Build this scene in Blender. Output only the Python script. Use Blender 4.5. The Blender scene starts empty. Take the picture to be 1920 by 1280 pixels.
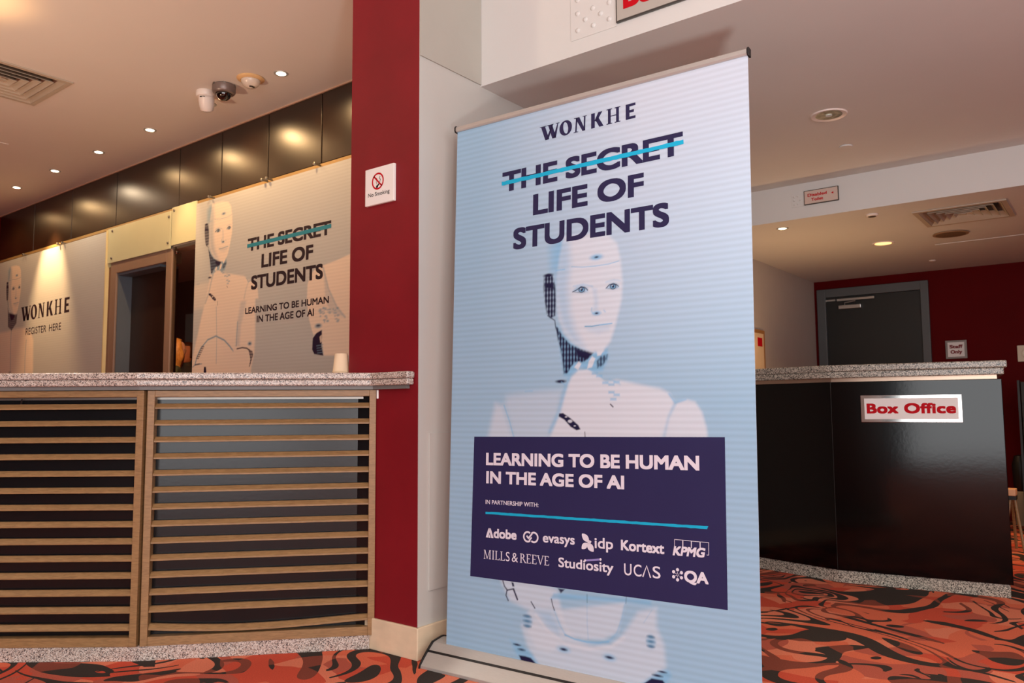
import bpy, bmesh, math, random
import numpy as np
from mathutils import Vector, Matrix

C = bpy.context.scene.collection
SC = bpy.context.scene
PI = math.pi

# ---------------------------------------------------------------- camera, world, window light, exposure
cam_data = bpy.data.cameras.new('camera')
cam_data.sensor_width = 36.0
cam_data.lens = 1481.9028 / 1920 * 36.0
cam_data.clip_start = 0.05
cam_data.dof.use_dof = True
cam_data.dof.focus_distance = 2.85
cam_data.dof.aperture_fstop = 8.0
cam = bpy.data.objects.new('camera', cam_data)
C.objects.link(cam)
SC.camera = cam
_yaw, _pit, _rol = math.radians(-37.74081), math.radians(4.875302), math.radians(-0.366853)
_f = Vector((math.sin(_yaw) * math.cos(_pit), math.cos(_yaw) * math.cos(_pit), math.sin(_pit)))
_r = _f.cross(Vector((0, 0, 1))).normalized()
_u = _r.cross(_f)
_r2 = _r * math.cos(_rol) + _u * math.sin(_rol)
_u2 = -_r * math.sin(_rol) + _u * math.cos(_rol)
cam.matrix_world = Matrix(((_r2.x, _u2.x, -_f.x, 0), (_r2.y, _u2.y, -_f.y, 0), (_r2.z, _u2.z, -_f.z, 0.95), (0, 0, 0, 1)))

world = bpy.data.worlds.new('world')
SC.world = world
world.use_nodes = True
world.node_tree.nodes['Background'].inputs[0].default_value = (0.85, 0.92, 1.0, 1)
world.node_tree.nodes['Background'].inputs[1].default_value = 0.35

SC.view_settings.view_transform = 'Standard'
SC.view_settings.look = 'None'
SC.view_settings.exposure = 0.0
SC.view_settings.gamma = 1.0
SC.view_settings.use_curve_mapping = False


def area_light(name, loc, rot, sx, sy, power, col):
    l = bpy.data.lights.new(name, 'AREA')
    l.shape = 'RECTANGLE'
    l.size, l.size_y, l.energy, l.color = sx, sy, power, col
    o = bpy.data.objects.new(name, l)
    C.objects.link(o)
    o.location, o.rotation_euler = loc, rot
    return o


def spot(name, loc, power, col, ang=100, blend=0.6, rad=0.03, rot=(0, 0, 0)):
    l = bpy.data.lights.new(name, 'SPOT')
    l.energy, l.color, l.spot_size, l.spot_blend, l.shadow_soft_size = power, col, math.radians(ang), blend, rad
    o = bpy.data.objects.new(name, l)
    C.objects.link(o)
    o.location, o.rotation_euler = loc, rot
    return o


DAY = (0.98, 0.99, 1.0)
WARM = (1.0, 0.62, 0.28)
# daylight through the shop front behind the camera
area_light('window_daylight', (1.5, -4.48, 1.45), (PI / 2, 0, 0), 3.2, 2.7, 130, DAY)
area_light('window_daylight_side', (3.12, -1.4, 1.6), (PI / 2, 0, PI / 2), 4.4, 2.6, 170, DAY)


# unseen downward spots added above and behind the camera to brighten the floor
for _x, _y, _p in ((1.0, 1.0, 75), (-0.5, 0.9, 45), (-1.6, -1.6, 80), (1.2, -1.8, 80), (-4.2, -1.2, 90), (-6.8, -0.6, 70), (-4.4, 0.9, 45)):
    spot('hall_floor_fill', (_x, _y, 2.99), _p, (1.0, 0.94, 0.85), 130, 0.7, 0.06)

spot('ceiling_fill_right', (0.35, 0.15, 0.45), 160, (0.97, 1.0, 0.97), 110, 0.8, 0.12, (math.radians(150), 0, math.radians(15)))  # added upward fill for the ceilings, no fitting stands here


# ---------------------------------------------------------------- helpers
def lin(r, g, b):
    def f(c):
        c /= 255.0
        return c / 12.92 if c <= 0.04045 else ((c + 0.055) / 1.055) ** 2.4
    return (f(r), f(g), f(b), 1.0)


def mat(name, rgb, rough=0.6, metal=0.0, var=0.06, scale=6.0, bump=0.0, bscale=120.0, coat=0.0, spec=0.5, stretch=None):
    """procedural surface: base colour broken up by a noise, optional bump"""
    m = bpy.data.materials.new(name)
    m.use_nodes = True
    nt = m.node_tree
    b = nt.nodes['Principled BSDF']
    base = lin(*rgb)
    tc = nt.nodes.new('ShaderNodeTexCoord')
    mp = nt.nodes.new('ShaderNodeMapping')
    nt.links.new(tc.outputs['Object'], mp.inputs[0])
    if stretch:
        mp.inputs['Scale'].default_value = stretch
    n = nt.nodes.new('ShaderNodeTexNoise')
    n.inputs['Scale'].default_value = scale
    n.inputs['Detail'].default_value = 4
    nt.links.new(mp.outputs[0], n.inputs['Vector'])
    r = nt.nodes.new('ShaderNodeValToRGB')
    r.color_ramp.elements[0].position = 0.3
    r.color_ramp.elements[1].position = 0.7
    r.color_ramp.elements[0].color = tuple(max(0, c * (1 - var)) for c in base[:3]) + (1,)
    r.color_ramp.elements[1].color = tuple(min(1, c * (1 + var)) for c in base[:3]) + (1,)
    nt.links.new(n.outputs['Fac'], r.inputs[0])
    nt.links.new(r.outputs[0], b.inputs['Base Color'])
    b.inputs['Roughness'].default_value = rough
    b.inputs['Metallic'].default_value = metal
    b.inputs['Specular IOR Level'].default_value = spec
    if coat:
        b.inputs['Coat Weight'].default_value = coat
        b.inputs['Coat Roughness'].default_value = 0.1
    if bump:
        n2 = nt.nodes.new('ShaderNodeTexNoise')
        n2.inputs['Scale'].default_value = bscale
        n2.inputs['Detail'].default_value = 3
        nt.links.new(mp.outputs[0], n2.inputs['Vector'])
        bp = nt.nodes.new('ShaderNodeBump')
        bp.inputs['Strength'].default_value = bump
        bp.inputs['Distance'].default_value = 0.002
        nt.links.new(n2.outputs['Fac'], bp.inputs['Height'])
        nt.links.new(bp.outputs[0], b.inputs['Normal'])
    return m


def glow(name, rgb, s):
    m = bpy.data.materials.new(name)
    m.use_nodes = True
    b = m.node_tree.nodes['Principled BSDF']
    b.inputs['Base Color'].default_value = lin(*rgb)
    b.inputs['Emission Color'].default_value = lin(*rgb)
    b.inputs['Emission Strength'].default_value = s
    return m


def granite(name, light, pink, dark, scale=260):
    m = bpy.data.materials.new(name)
    m.use_nodes = True
    nt = m.node_tree
    b = nt.nodes['Principled BSDF']
    tc = nt.nodes.new('ShaderNodeTexCoord')
    nz = nt.nodes.new('ShaderNodeTexNoise')
    nz.inputs['Scale'].default_value = scale * 0.8
    nt.links.new(tc.outputs['Object'], nz.inputs['Vector'])
    mx0 = nt.nodes.new('ShaderNodeVectorMath')
    mx0.operation = 'MULTIPLY_ADD'
    mx0.inputs[1].default_value = (0.006, 0.006, 0.006)
    nt.links.new(nz.outputs['Color'], mx0.inputs[0])
    nt.links.new(tc.outputs['Object'], mx0.inputs[2])
    v = nt.nodes.new('ShaderNodeTexVoronoi')
    v.inputs['Scale'].default_value = scale
    nt.links.new(mx0.outputs[0], v.inputs['Vector'])
    sp = nt.nodes.new('ShaderNodeSeparateColor')
    nt.links.new(v.outputs['Color'], sp.inputs[0])
    n2 = nt.nodes.new('ShaderNodeTexNoise')
    n2.inputs['Scale'].default_value = scale * 0.3
    n2.inputs['Detail'].default_value = 3
    nt.links.new(tc.outputs['Object'], n2.inputs['Vector'])
    ad = nt.nodes.new('ShaderNodeMath')
    ad.operation = 'MULTIPLY_ADD'
    ad.inputs[1].default_value = 0.65
    nt.links.new(sp.outputs[0], ad.inputs[0])
    sc_ = nt.nodes.new('ShaderNodeMath')
    sc_.operation = 'MULTIPLY'
    sc_.inputs[1].default_value = 0.35
    nt.links.new(n2.outputs['Fac'], sc_.inputs[0])
    nt.links.new(sc_.outputs[0], ad.inputs[2])
    r = nt.nodes.new('ShaderNodeValToRGB')
    r.color_ramp.interpolation = 'LINEAR'
    e = r.color_ramp.elements
    e[0].position, e[0].color = 0.16, lin(*dark)
    e[1].position, e[1].color = 0.85, lin(*light)
    for p, c in ((0.3, dark), (0.36, pink), (0.55, pink), (0.62, light)):
        x = e.new(p)
        x.color = lin(*c)
    nt.links.new(ad.outputs[0], r.inputs[0])
    nt.links.new(r.outputs[0], b.inputs['Base Color'])
    b.inputs['Roughness'].default_value = 0.22
    return m


def wood(name, a, c, scale=9.0):
    m = bpy.data.materials.new(name)
    m.use_nodes = True
    nt = m.node_tree
    b = nt.nodes['Principled BSDF']
    tc = nt.nodes.new('ShaderNodeTexCoord')
    mp = nt.nodes.new('ShaderNodeMapping')
    mp.inputs['Scale'].default_value = (1.4, 1.4, 9.0)
    nt.links.new(tc.outputs['Object'], mp.inputs[0])
    n = nt.nodes.new('ShaderNodeTexNoise')
    n.inputs['Scale'].default_value = scale
    n.inputs['Detail'].default_value = 6
    n.inputs['Distortion'].default_value = 0.6
    nt.links.new(mp.outputs[0], n.inputs['Vector'])
    r = nt.nodes.new('ShaderNodeValToRGB')
    r.color_ramp.elements[0].position, r.color_ramp.elements[0].color = 0.32, lin(*a)
    r.color_ramp.elements[1].position, r.color_ramp.elements[1].color = 0.7, lin(*c)
    nt.links.new(n.outputs['Fac'], r.inputs[0])
    nt.links.new(r.outputs[0], b.inputs['Base Color'])
    b.inputs['Roughness'].default_value = 0.42
    return m


def glass(name, tint, refl=1.0):
    """clear pane: see-through with fresnel reflection"""
    m = bpy.data.materials.new(name)
    m.use_nodes = True
    nt = m.node_tree
    nt.nodes.remove(nt.nodes['Principled BSDF'])
    out = nt.nodes['Material Output']
    tr = nt.nodes.new('ShaderNodeBsdfTransparent')
    tr.inputs[0].default_value = lin(*tint)
    gl = nt.nodes.new('ShaderNodeBsdfGlossy')
    gl.inputs['Roughness'].default_value = 0.02
    fr = nt.nodes.new('ShaderNodeFresnel')
    fr.inputs[0].default_value = 1.45
    mx = nt.nodes.new('ShaderNodeMixShader')
    ge = nt.nodes.new('ShaderNodeNewGeometry')
    fac = nt.nodes.new('ShaderNodeMath')
    fac.operation = 'MULTIPLY'
    inv = nt.nodes.new('ShaderNodeMath')
    inv.operation = 'SUBTRACT'
    inv.inputs[0].default_value = 1.0
    nt.links.new(ge.outputs['Backfacing'], inv.inputs[1])
    nt.links.new(fr.outputs[0], fac.inputs[0])
    nt.links.new(inv.outputs[0], fac.inputs[1])
    nt.links.new(fac.outputs[0], mx.inputs[0])
    nt.links.new(tr.outputs[0], mx.inputs[1])
    nt.links.new(gl.outputs[0], mx.inputs[2])
    nt.links.new(mx.outputs[0], out.inputs[0])
    return m


def printed(name, rough=0.45, spec=0.3):
    m = bpy.data.materials.new(name)
    m.use_nodes = True
    nt = m.node_tree
    b = nt.nodes['Principled BSDF']
    a = nt.nodes.new('ShaderNodeVertexColor')
    a.layer_name = 'print'
    nt.links.new(a.outputs[0], b.inputs['Base Color'])
    b.inputs['Roughness'].default_value = rough
    b.inputs['Specular IOR Level'].default_value = spec
    return m


class MB:
    """collects solid shapes and links them as ONE mesh object"""

    def __init__(self):
        self.v, self.f, self.m = [], [], []
        self.cur = 0

    def add(self, vs, fs):
        o = len(self.v)
        self.v += [tuple(p) for p in vs]
        self.f += [[i + o for i in q] for q in fs]
        self.m += [self.cur] * len(fs)
        return self

    def box(self, x0, x1, y0, y1, z0, z1, M=None):
        vs = [Vector((x, y, z)) for z in (z0, z1) for y in (y0, y1) for x in (x0, x1)]
        if M:
            vs = [M @ p for p in vs]
        return self.add(vs, [(0, 2, 3, 1), (4, 5, 7, 6), (0, 1, 5, 4), (2, 6, 7, 3), (0, 4, 6, 2), (1, 3, 7, 5)])

    def prism(self, pts, h0, h1, fn=lambda a, b, h: (a, b, h)):
        """polygon pts extruded from h0 to h1"""
        n = len(pts)
        vs = [fn(a, b, h0) for a, b in pts] + [fn(a, b, h1) for a, b in pts]
        fs = [list(range(n))[::-1], list(range(n, 2 * n))] + [(i, (i + 1) % n, n + (i + 1) % n, n + i) for i in range(n)]
        return self.add(vs, fs)

    def lathe(self, prof, n=32, c=(0, 0, 0), M=None, sx=1.0, sy=1.0):
        vs, fs = [], []
        for r, z in prof:
            for k in range(n):
                a = 2 * PI * k / n
                p = Vector((c[0] + r * sx * math.cos(a), c[1] + r * sy * math.sin(a), c[2] + z))
                vs.append(M @ p if M else p)
        for j in range(len(prof) - 1):
            for k in range(n):
                k2 = (k + 1) % n
                fs.append((j * n + k, j * n + k2, (j + 1) * n + k2, (j + 1) * n + k))
        fs.append(list(range(n))[::-1])
        fs.append([(len(prof) - 1) * n + k for k in range(n)])
        return self.add(vs, fs)

    def tube(self, pts, r, n=10):
        vs, fs = [], []
        P = [Vector(p) for p in pts]
        R = r if isinstance(r, (list, tuple)) else [r] * len(P)
        for i, p in enumerate(P):
            t = (P[min(i + 1, len(P) - 1)] - P[max(i - 1, 0)]).normalized()
            a = t.cross(Vector((0, 0, 1)) if abs(t.z) < 0.9 else Vector((1, 0, 0))).normalized()
            b = t.cross(a)
            for k in range(n):
                w = 2 * PI * k / n
                vs.append(p + (a * math.cos(w) + b * math.sin(w)) * R[i])
        for j in range(len(P) - 1):
            for k in range(n):
                k2 = (k + 1) % n
                fs.append((j * n + k, j * n + k2, (j + 1) * n + k2, (j + 1) * n + k))
        fs.append(list(range(n))[::-1])
        fs.append([(len(P) - 1) * n + k for k in range(n)])
        return self.add(vs, fs)

    def build(self, name, mats, parent=None, bevel=0.0, smooth=False, seg=2, label=None, recalc=True):
        me = bpy.data.meshes.new(name)
        me.from_pydata(self.v, [], self.f)
        if not isinstance(mats, (list, tuple)):
            mats = [mats]
        for m in mats:
            me.materials.append(m)
        me.polygons.foreach_set('material_index', self.m)
        if recalc:
            bm = bmesh.new()
            bm.from_mesh(me)
            bmesh.ops.recalc_face_normals(bm, faces=bm.faces)
            bm.to_mesh(me)
            bm.free()
        if smooth:
            me.polygons.foreach_set('use_smooth', [True] * len(me.polygons))
            me.set_sharp_from_angle(angle=math.radians(40))
        me.update()
        o = bpy.data.objects.new(name, me)
        C.objects.link(o)
        if parent:
            o.parent = parent
        if bevel:
            bv = o.modifiers.new('bevel', 'BEVEL')
            bv.width, bv.segments, bv.limit_method = bevel, seg, 'ANGLE'
        if label:
            o['label'] = label
        return o


def thing(name, label, cat, loc=(0, 0, 0), rotz=0.0, group=None):
    o = bpy.data.objects.new(name, None)
    o.empty_display_size = 0.1
    C.objects.link(o)
    o.location = loc
    o.rotation_euler = (0, 0, rotz)
    o['label'], o['category'] = label, cat
    if group:
        o['group'] = group
    return o


def tag(o, label, cat, group=None):
    o['label'], o['category'] = label, cat
    if group:
        o['group'] = group
    return o


def struct(o):
    o['kind'] = 'structure'
    return o


def dup(root, loc, label, rotz=None):
    r = root.copy()
    C.objects.link(r)
    r.location = loc
    r['label'] = label
    if rotz is not None:
        r.rotation_euler = (0, 0, rotz)
    for ch in list(root.children):
        c = ch.copy()
        C.objects.link(c)
        c.parent = r
        for g in list(ch.children):
            d = g.copy()
            C.objects.link(d)
            d.parent = c
    return r


# ---------------------------------------------------------------- lettering
_caps = {}


def glyphs(body, weight=0.0, space=1.0):
    """the built-in font, emboldened, as flat triangles: (verts[(x,y)], faces, cap height)"""
    def conv(txt):
        cu = bpy.data.curves.new('glyphs', 'FONT')
        cu.body, cu.space_character = txt, space
        cu.resolution_u = 6
        ob = bpy.data.objects.new('glyphs', cu)
        C.objects.link(ob)
        bpy.context.view_layer.update()
        dg = bpy.context.evaluated_depsgraph_get()
        me = bpy.data.meshes.new_from_object(ob.evaluated_get(dg))
        vs = [(v.co.x, v.co.y) for v in me.vertices]
        fs = [list(p.vertices) for p in me.polygons]
        bpy.data.objects.remove(ob)
        bpy.data.curves.remove(cu)
        bpy.data.meshes.remove(me)
        return vs, fs
    if not _caps:
        vs, _ = conv('H')
        _caps[0] = (min(v[1] for v in vs), max(v[1] for v in vs))
    y0, y1 = _caps[0]
    vs, fs = conv(body)
    r = weight
    if r > 0:
        k = max(1, math.ceil(r / 0.030))
        st = [r * i / k for i in range(-k, k + 1)]
        sh = [(0, 0)] + [(a, b) for a in st for b in st if (a, b) != (0, 0) and (abs(a) == r or abs(b) == r)]
    else:
        sh = [(0, 0)]
    xs = [v[0] for v in vs]
    x0, x1 = min(xs) - r, max(xs) + r
    y0, y1 = y0 - r, y1 + r
    out = []
    for a, b in sh:
        out.append([((x + a - x0) / (x1 - x0), (y + b - y0) / (y1 - y0)) for x, y in vs])
    return out, fs


def flat_faces(vs, fs):
    """orient every 2-D face the same way round"""
    out = []
    for f in fs:
        a = 0.0
        for i in range(len(f)):
            x0, y0 = vs[f[i]]
            x1, y1 = vs[f[(i + 1) % len(f)]]
            a += x0 * y1 - x1 * y0
        out.append(list(f) if a > 0 else list(f)[::-1])
    return out


class Sheet:
    """flat print in a plane: a 2-D point (x, y) -> 3-D by fn(x, y, lift)"""

    def __init__(self, fn, lift):
        self.fn, self.lift, self.v, self.f = fn, lift, [], []

    def add(self, vs, fs):
        fs = flat_faces(vs, fs)
        o = len(self.v)
        self.v += [self.fn(x, y, self.lift) for x, y in vs]
        self.f += [[i + o for i in f] for f in fs]
        return self

    def text(self, body, bl, br, cap, weight=0.0, space=1.0, slant=0.0):
        layers, fs = glyphs(body, weight, space)
        dx, dy = br[0] - bl[0], br[1] - bl[1]
        L = math.hypot(dx, dy)
        ex, ey = dx / L, dy / L
        base = self.lift
        for vs in layers:
            q = []
            for x, y in vs:
                X, Y = x * L + slant * y * cap, y * cap
                q.append((bl[0] + ex * X - ey * Y, bl[1] + ey * X + ex * Y))
            self.add(q, fs)
            self.lift += 0.00002        # the overlapping passes of a heavy letter lie just above one another
        self.lift = base
        return self

    def poly(self, pts):
        return self.add(pts, [list(range(len(pts)))])

    def stroke(self, p, q, w):
        dx, dy = q[0] - p[0], q[1] - p[1]
        L = math.hypot(dx, dy) or 1e-6
        nx, ny = -dy / L * w / 2, dx / L * w / 2
        return self.poly([(p[0] + nx, p[1] + ny), (q[0] + nx, q[1] + ny), (q[0] - nx, q[1] - ny), (p[0] - nx, p[1] - ny)])

    def path(self, pts, w, closed=False):
        """constant-width polyline with mitred joints"""
        n = len(pts)
        a, b = [], []
        for i in range(n):
            p0 = pts[(i - 1) % n] if closed or i > 0 else None
            p2 = pts[(i + 1) % n] if closed or i < n - 1 else None
            p1 = pts[i]
            ns = []
            for s, e in ((p0, p1), (p1, p2)):
                if s and e:
                    l = math.hypot(e[0] - s[0], e[1] - s[1]) or 1e-9
                    ns.append((-(e[1] - s[1]) / l, (e[0] - s[0]) / l))
            mx, my = sum(k[0] for k in ns) / len(ns), sum(k[1] for k in ns) / len(ns)
            l2 = max(0.35, mx * mx + my * my)
            mx, my = mx / l2 * w / 2, my / l2 * w / 2
            a.append((p1[0] + mx, p1[1] + my))
            b.append((p1[0] - mx, p1[1] - my))
        vs = a + b
        rng = range(n if closed else n - 1)
        return self.add(vs, [(i, (i + 1) % n, n + (i + 1) % n, n + i) for i in rng])

    def disc(self, c, rx, ry=None, n=20, rot=0.0):
        ry = ry or rx
        pts = []
        for k in range(n):
            a = 2 * PI * k / n
            x, y = rx * math.cos(a), ry * math.sin(a)
            pts.append((c[0] + x * math.cos(rot) - y * math.sin(rot), c[1] + x * math.sin(rot) + y * math.cos(rot)))
        return self.poly(pts)

    def ring(self, c, ro, ri, n=32):
        """ro, ri: (rx, ry)"""
        a = [(c[0] + ro[0] * math.cos(2 * PI * k / n), c[1] + ro[1] * math.sin(2 * PI * k / n)) for k in range(n)]
        b = [(c[0] + ri[0] * math.cos(2 * PI * k / n), c[1] + ri[1] * math.sin(2 * PI * k / n)) for k in range(n)]
        return self.add(a + b, [(i, (i + 1) % n, n + (i + 1) % n, n + i) for i in range(n)])

    def build(self, name, m, parent, label=None):
        me = bpy.data.meshes.new(name)
        me.from_pydata(self.v, [], self.f)
        me.materials.append(m)
        me.update()
        o = bpy.data.objects.new(name, me)
        C.objects.link(o)
        o.parent = parent
        if label:
            o['label'] = label
        return o


def wonkhe(sh, bl, br, cap):
    """the wordmark: W, N, H in a serif face, O, K, E heavy"""
    dx, dy = br[0] - bl[0], br[1] - bl[1]
    L = math.hypot(dx, dy)
    ex, ey = dx / L, dy / L

    def T(x, y):
        X, Y = x * L, y * cap
        return (bl[0] + ex * X - ey * Y, bl[1] + ey * X + ex * Y)

    def Q(*p):
        sh.poly([T(x, y) for x, y in p])

    def W(a, b, wt):          # slanted stroke with level ends, (x at top, x at bottom)
        Q((a, 1), (a + wt, 1), (b + wt, 0), (b, 0))
    # W
    W(0.012, 0.062, 0.044)
    Q((0.135, 0.97), (0.148, 0.97), (0.098, 0), (0.068, 0))
    W(0.092, 0.14, 0.044)
    Q((0.196, 0.97), (0.206, 0.97), (0.180, 0), (0.146, 0))
    Q((0, 1), (0.075, 1), (0.073, 0.955), (0, 0.955))
    Q((0.082, 1), (0.154, 1), (0.152, 0.955), (0.08, 0.955))
    Q((0.178, 1), (0.218, 1), (0.216, 0.955), (0.176, 0.955))
    # O
    n = 32
    a, b = [], []
    for k in range(n):
        t = 2 * PI * k / n
        a.append(T(0.286 + 0.068 * math.cos(t), 0.5 + 0.52 * math.sin(t)))
        x, y = 0.026 * math.cos(t), 0.40 * math.sin(t)
        b.append(T(0.286 + x - 0.018 * y, 0.5 + y))
    sh.add(a + b, [(i, (i + 1) % n, n + (i + 1) % n, n + i) for i in range(n)])
    # N
    Q((0.396, 0.98), (0.412, 0.98), (0.404, 0.03), (0.388, 0.03))
    Q((0.388, 1), (0.432, 1), (0.496, 0), (0.466, 0))
    Q((0.481, 0.98), (0.497, 0.98), (0.494, 0), (0.478, 0))
    Q((0.375, 1), (0.425, 1), (0.425, 0.955), (0.375, 0.955))
    Q((0.468, 1), (0.510, 1), (0.510, 0.955), (0.468, 0.955))
    Q((0.372, 0.045), (0.420, 0.045), (0.420, 0), (0.372, 0))
    # K
    Q((0.556, 1), (0.594, 1), (0.594, 0), (0.556, 0))
    Q((0.590, 0.46), (0.630, 1), (0.672, 1), (0.614, 0.40))
    Q((0.600, 0.52), (0.630, 0.66), (0.684, 0), (0.640, 0))
    # H
    for x in (0.728, 0.810):
        Q((x, 0.98), (x + 0.028, 0.98), (x + 0.028, 0.02), (x, 0.02))
        for y in (0, 0.955):
            Q((x - 0.014, y), (x + 0.042, y), (x + 0.042, y + 0.06), (x - 0.014, y + 0.06))
    Q((0.745, 0.54), (0.815, 0.54), (0.815, 0.48), (0.745, 0.48))
    # E
    Q((0.905, 1), (0.942, 1), (0.942, 0), (0.905, 0))
    for y in (0, 0.42, 0.83):
        Q((0.94, y), (1.0 if y != 0.42 else 0.985, y), (1.0 if y != 0.42 else 0.985, y + 0.17), (0.94, y + 0.17))


def serif_caps(sh, body, bl, br, cap):
    """small roman capitals for one partner name"""
    adv = {'M': 0.95, 'I': 0.42, 'L': 0.62, 'S': 0.58, '&': 0.85, 'R': 0.72, 'E': 0.62, 'V': 0.76, ' ': 0.12}
    tot = sum(adv[c] for c in body)
    dx, dy = br[0] - bl[0], br[1] - bl[1]
    Ln = math.hypot(dx, dy)
    ex, ey = dx / Ln, dy / Ln
    k = Ln / tot
    x0 = 0.0

    def T(x, y):
        return (bl[0] + ex * x * k - ey * y * cap, bl[1] + ey * x * k + ex * y * cap)

    def Q(*p):
        sh.poly([T(x0 + x, y) for x, y in p])

    def stem(x, w, ser=0.07):
        Q((x, 0), (x + w, 0), (x + w, 1), (x, 1))
        for y in (0, 0.94):
            Q((x - ser, y), (x + w + ser, y), (x + w + ser, y + 0.06), (x - ser, y + 0.06))
    for ch in body:
        if ch == 'M':
            stem(0.1, 0.05); stem(0.72, 0.11)
            Q((0.1, 1), (0.2, 1), (0.48, 0.06), (0.41, 0.0)); Q((0.72, 1), (0.77, 1), (0.46, 0.0), (0.42, 0.06))
        elif ch == 'I':
            stem(0.15, 0.11)
        elif ch == 'L':
            stem(0.1, 0.11); Q((0.15, 0), (0.55, 0), (0.57, 0.22), (0.52, 0.22), (0.48, 0.06), (0.15, 0.06))
        elif ch == 'E':
            stem(0.1, 0.11)
            for y, e in ((0, 0.54), (0.48, 0.44), (0.94, 0.52)):
                Q((0.15, y), (e, y), (e, y + 0.06), (0.15, y + 0.06))
            Q((0.5, 0), (0.55, 0), (0.57, 0.2), (0.53, 0.2)); Q((0.48, 1), (0.53, 1), (0.53, 0.8), (0.49, 0.8))
        elif ch == 'R':
            stem(0.1, 0.11)
            m = 12
            a = [T(x0 + 0.2 + 0.33 * math.sin(PI * i / m), 0.74 + 0.26 * math.cos(PI * i / m)) for i in range(m + 1)]
            b = [T(x0 + 0.2 + 0.22 * math.sin(PI * i / m), 0.74 + 0.2 * math.cos(PI * i / m)) for i in range(m + 1)]
            sh.add(a + b, [(i, i + 1, m + 2 + i, m + 1 + i) for i in range(m)])
            Q((0.3, 0.5), (0.42, 0.5), (0.74, 0), (0.6, 0))
        elif ch == 'V':
            Q((0.03, 1), (0.15, 1), (0.41, 0.08), (0.36, 0)); Q((0.62, 1), (0.68, 1), (0.4, 0), (0.35, 0.06))
            Q((-0.03, 0.94), (0.24, 0.94), (0.24, 1), (-0.03, 1)); Q((0.54, 0.94), (0.76, 0.94), (0.76, 1), (0.54, 1))
        elif ch in 'S&':
            w = adv[ch] - 0.14
            sh.text(ch, T(x0 + 0.06, 0), T(x0 + 0.06 + w, 0), cap, 0.0)
        x0 += adv[ch]


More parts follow.
